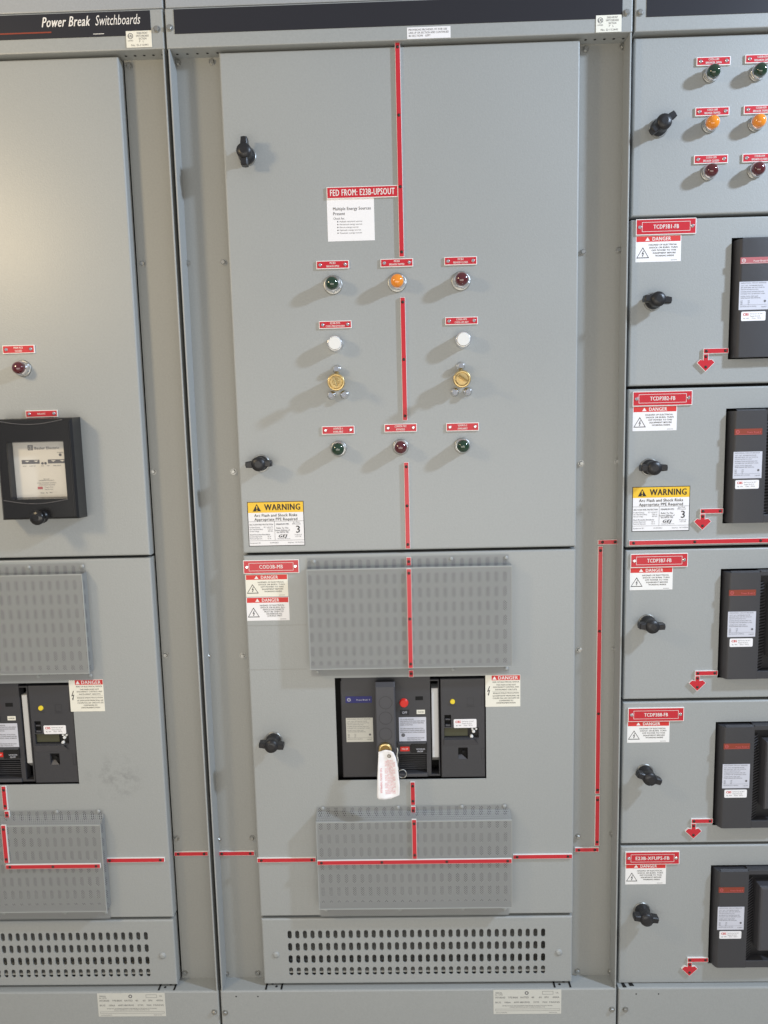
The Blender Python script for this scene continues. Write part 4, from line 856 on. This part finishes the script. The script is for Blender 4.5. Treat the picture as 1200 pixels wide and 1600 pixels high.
# ------------------------------------------------------------------ feeder breakers in the right cabinet
dF = .043
def feeder(label, i, strip_mat):
    z0 = zc_[i]; loc = (bx0 + BW / 2, 0, z0)
    o = thing('feeder_circuit_breaker', label, 'circuit breaker', loc[0], z0, 0, 'charcoal feeder breakers of the right cabinet')
    P = lambda m, n, mt, p=o: m.build(n, mt, p)
    w2, h2 = BW / 2 - .0015, bh / 2 - .0022
    # rounded left edge in plan: body profile swept along z
    g_ = .0042; prof = [(-w2 + g_, -.02), (-w2 + g_, DD - .010)] + [(-w2 + g_ + .0095 - .0095 * math.cos(t), DD - .008 + (dF - DD + .008) * math.sin(t)) for t in [k * math.pi / 2 / 7 for k in range(8)]]
    rib = .058           # ribs start this far from the left edge of the centre part
    xr = pp(1186, 975, dF)[0] - loc[0]
    m = MB()
    full = prof + [(xr, dF)]
    def sweep(m, pr, z0_, z1_):
        n_ = len(pr); cz = .004
        vs = [(x, -d_, z0_) for x, d_ in pr] + [(x, -d_, z1_) for x, d_ in pr]
        m.add(vs, [(k, k + 1, n_ + k + 1, n_ + k) for k in range(n_ - 1)], True)
        m.add([vs[k] for k in range(n_)] + [(pr[-1][0], .02, z0_)], [tuple(range(n_, -1, -1))]); m.add([vs[n_ + k] for k in range(n_)] + [(pr[-1][0], .02, z1_)], [tuple(range(0, n_ + 1))])
    sweep(m, full, -h2, h2 - .003)
    # chamfer along the top edge
    m.add([(-w2 + g_ + .0095, -dF, h2 - .003), (xr, -dF, h2 - .003), (xr, -dF + .006, h2), (-w2 + g_ + .0095, -dF + .006, h2)], [(0, 1, 2, 3)])
    xe = xr + .060
    m.box(xr, xe, -h2, -h2 + .016, -.02, dF, .001); m.box(xr, xe, h2 - .010, h2, -.02, dF, .001)
    m.box(xe, w2, -h2, h2, -.02, dF, .004)
    b = P(m, 'housing', 'char')
    m = MB(); N = 30; zb, zt_ = -h2 + .0165, h2 - .0105
    m.box(xr, xe, zb, zt_, -.02, dF - .016); P(m, 'handle_well', 'black')
    m = MB()
    for k in range(N):
        z = zb + (zt_ - .012 - zb) * (k + .5) / N
        m.add([(xr + .0003, -dF + .0015, z - .0013), (xr + .016 + .004 * math.sin(k * .12), -dF + .0145, z - .0013), (xr + .016 + .004 * math.sin(k * .12), -dF + .0145, z + .0013), (xr + .0003, -dF + .0015, z + .0013)], [(0, 1, 2, 3)])
    P(m, 'grip_ribs', 'char2')
    m = MB().box(xr + .020, xe - .004, zb + .03, zt_ - .02, dF - .016, dF + .012, .005); P(m, 'handle', 'char2')
    def RL(x0, y0, x1, y1):  # measured on the third breaker
        a_ = rect(x0, y0, x1, y1, dF); return (a_[0] - loc[0], a_[1] - loc[0], a_[2] - zc_[2], a_[3] - zc_[2])
    q = RL(1139, 921.5, 1181, 930.5); s = P(MB().box(*q, dF - .0005, dF + .0006), 'brand_strip', strip_mat)
    m = MB(); zm = (q[2] + q[3]) / 2; m.ring(q[0] + .006, zm, .0028, .0036, dF + .0009, 16); m.text(q[0] + .006, zm, dF + .0009, 'GE', .0026); m.text(q[1] - .003, zm - .001, dF + .0009, 'Power Break II', .0032, .026, align='R', bold=.01); m.flat(q[0] + .001, q[1] - .001, q[2] + .0005, q[2] + .0010, dF + .0009)
    m.build('lettering', 'pink' if strip_mat != 'redfade' else 'core', s)
    spec_label(RL(1137, 955.5, 1180.5, 995), dF, 'lilac', o, lambda m, n, mt, p: m.build(n, mt, p))
    inspect(RL(1140, 997.5, 1176, 1010.5), dF, parent=o, P=lambda m, n, mt, p: m.build(n, mt, p))
    return o
for i, (nm, st) in enumerate((('TCDP3B1-FB', 'redfade'), ('TCDP3B2-FB', 'rust'), ('TCDP3B7-FB', 'rust'), ('TCDP3B8-FB', 'rust'), ('E23B-XFUPS-FB', 'rust'))):
    feeder('charcoal feeder breaker set in the %s door' % nm + (', its label strip faded pink' if i == 0 else ''), i, st)
# ------------------------------------------------------------------ protection relay on the left door
pr = DD + .048
RX = [pp(-8, 655, pr)[0], pp(124, 652, pr)[0], 0, pp(137, 812, pr)[0]]
q = rect(-3, 655, 115.5, 811, pr); rbx = pp(131, 730, DD)[0]; loc = ((q[0] + q[1]) / 2, DD, (q[2] + q[3]) / 2)
rl = thing('protection_relay', 'black relay case with hinged window on the left upper door', 'relay', loc[0], loc[2], DD)
S = (loc[0], -DD, loc[2]); P = lambda m, n, mt, p=rl: m.build(n, mt, p, sub=S)
wq = rect(13, 690, 102, 780, pr)
def rr(x0, x1, z0, z1, d, r=.0): return [(x0, -d, z0), (x1, -d, z0), (x1, -d, z1), (x0, -d, z1)]
m = MB()
c1 = .012
A0, A1, A2, A3 = q[0], q[1] , q[2], q[3]
outer_b = rr(A0 - .003, rbx, A2 - .003, A3 + .003, DD + .0003); outer_m = rr(A0 - .001, A1 + .0015, A2 - .001, A3 + .001, pr - c1 * .4); outer_f = rr(A0 + .0035, A1 - .002, A2 + .0035, A3 - .0035, pr)
inn_f = rr(wq[0], wq[1], wq[2], wq[3], pr); inn_b = rr(wq[0] + .002, wq[1] - .002, wq[2] + .002, wq[3] - .002, pr - .020)
rings = [outer_b, outer_m, outer_f, inn_f, inn_b]; vs = sum(rings, []); fs = []
for k in range(4):
    for i in range(4): j = (i + 1) % 4; fs.append((k * 4 + i, k * 4 + j, k * 4 + 4 + j, k * 4 + 4 + i))
m.add(vs, fs)
# side rail along the right edge
m.box(A1 - .0065, A1 - .0045, A2 + .004, A3 - .004, pr, pr + .0012, .0004)
cover = P(m, 'cover', 'blackg')
for zc3, up in ((A3 - .002, 1), (wq[2] - .001, 1)):
    m = MB(); m.tube([(A0 + .006 + (wq[1] - A0 - .004) * k / 16, -pr - .0008, zc3 - .008 * math.sin(math.pi * k / 16)) for k in range(17)], .0011, 6); P(m, 'molded_arc', 'char2', cover)
f2 = pr - .021; fq = (wq[0] + .0005, wq[1] - .0005, wq[2] + .0005, wq[3] - .0005)
fp = P(MB().flat(*fq, f2), 'faceplate', 'face')
W, H = fq[1] - fq[0], fq[3] - fq[2]; ax = lambda u: fq[0] + W * u; az = lambda v: fq[2] + H * v
m = MB(); d2 = f2 + .0004
m.text(ax(.62), az(.885), d2, 'Basler Electric', H * .045, W * .44, bold=.02); m.frame(ax(.28), ax(.37), az(.85), az(.94), d2, .0012); m.text(ax(.325), az(.895), d2, 'BE', H * .06, bold=.03)
m.disc(ax(.85), az(.76), .0026, d2 - .0001, d2 + .0008, 12); m.text(ax(.85), az(.80), d2, 'POWER', .0022)
for u0, u1 in ((.15, .47), (.62, .95)):
    m.flat(ax(u0), ax(u1), az(.61), az(.68), d2)
for u in (.52, .575): m.disc(ax(u), az(.615), .0024, d2 - .0001, d2 + .0006, 12)
for u, s in ((.2, 'RESET'), (.34, 'LIMIT SET'), (.52, 'DIAL'), (.78, 'TIME DELAY'), (.62, 'TAP')): m.text(ax(u), az(.57), d2, s, .0020)
for v, s, ww in ((.335, 'BE1-27', .1), (.31, 'UNDERVOLTAGE RELAY', .28), (.265, 'PHASE TIME DELAY SETTINGS', .34), (.23, 'INSTANTANEOUS PICKUP SET', .30)): m.text(ax(.57), az(v), d2, s, .0020, W * ww)
P(m, 'printed_markings', 'grink', fp)
m = MB()
for u in (.25, .41, .72, .88): m.poly([(ax(u) - .005, -0 + az(.665)), (ax(u), az(.64)), (ax(u) + .005, az(.665))][::1], d2 + .0003)
m.text(ax(.70), az(.10), d2, 'N-14752', .002); P(m, 'arrow_marks', 'face', fp)
m = MB(); m.flat(ax(.40), ax(.49), az(.155), az(.20), d2); P(m, 'red_logo', 'redfade', fp)
m = MB(); m.text(ax(.60), az(.19), d2, 'Tested 10-21', .0022); m.text(ax(.60), az(.15), d2, 'Field Services', .002); m.text(ax(.55), az(.09), d2, 'Date   By   RM', .0026); P(m, 'sticker_print', 'grink', fp)
P(MB().flat(*wq, pr - .003), 'window', 'glass')
X, Z = pp(58, 809, pr + .02); X, Z = X, Z
m = MB().lathe([(.0135, pr), (.0135, pr + .004), (.0110, pr + .005), (.0110, pr + .012), (.0140, pr + .013), (.0145, pr + .022), (.0120, pr + .025), (.006, pr + .026)], 14, X, Z)
P(m, 'thumb_knob', 'blackg')
print('objects', len(bpy.data.objects))
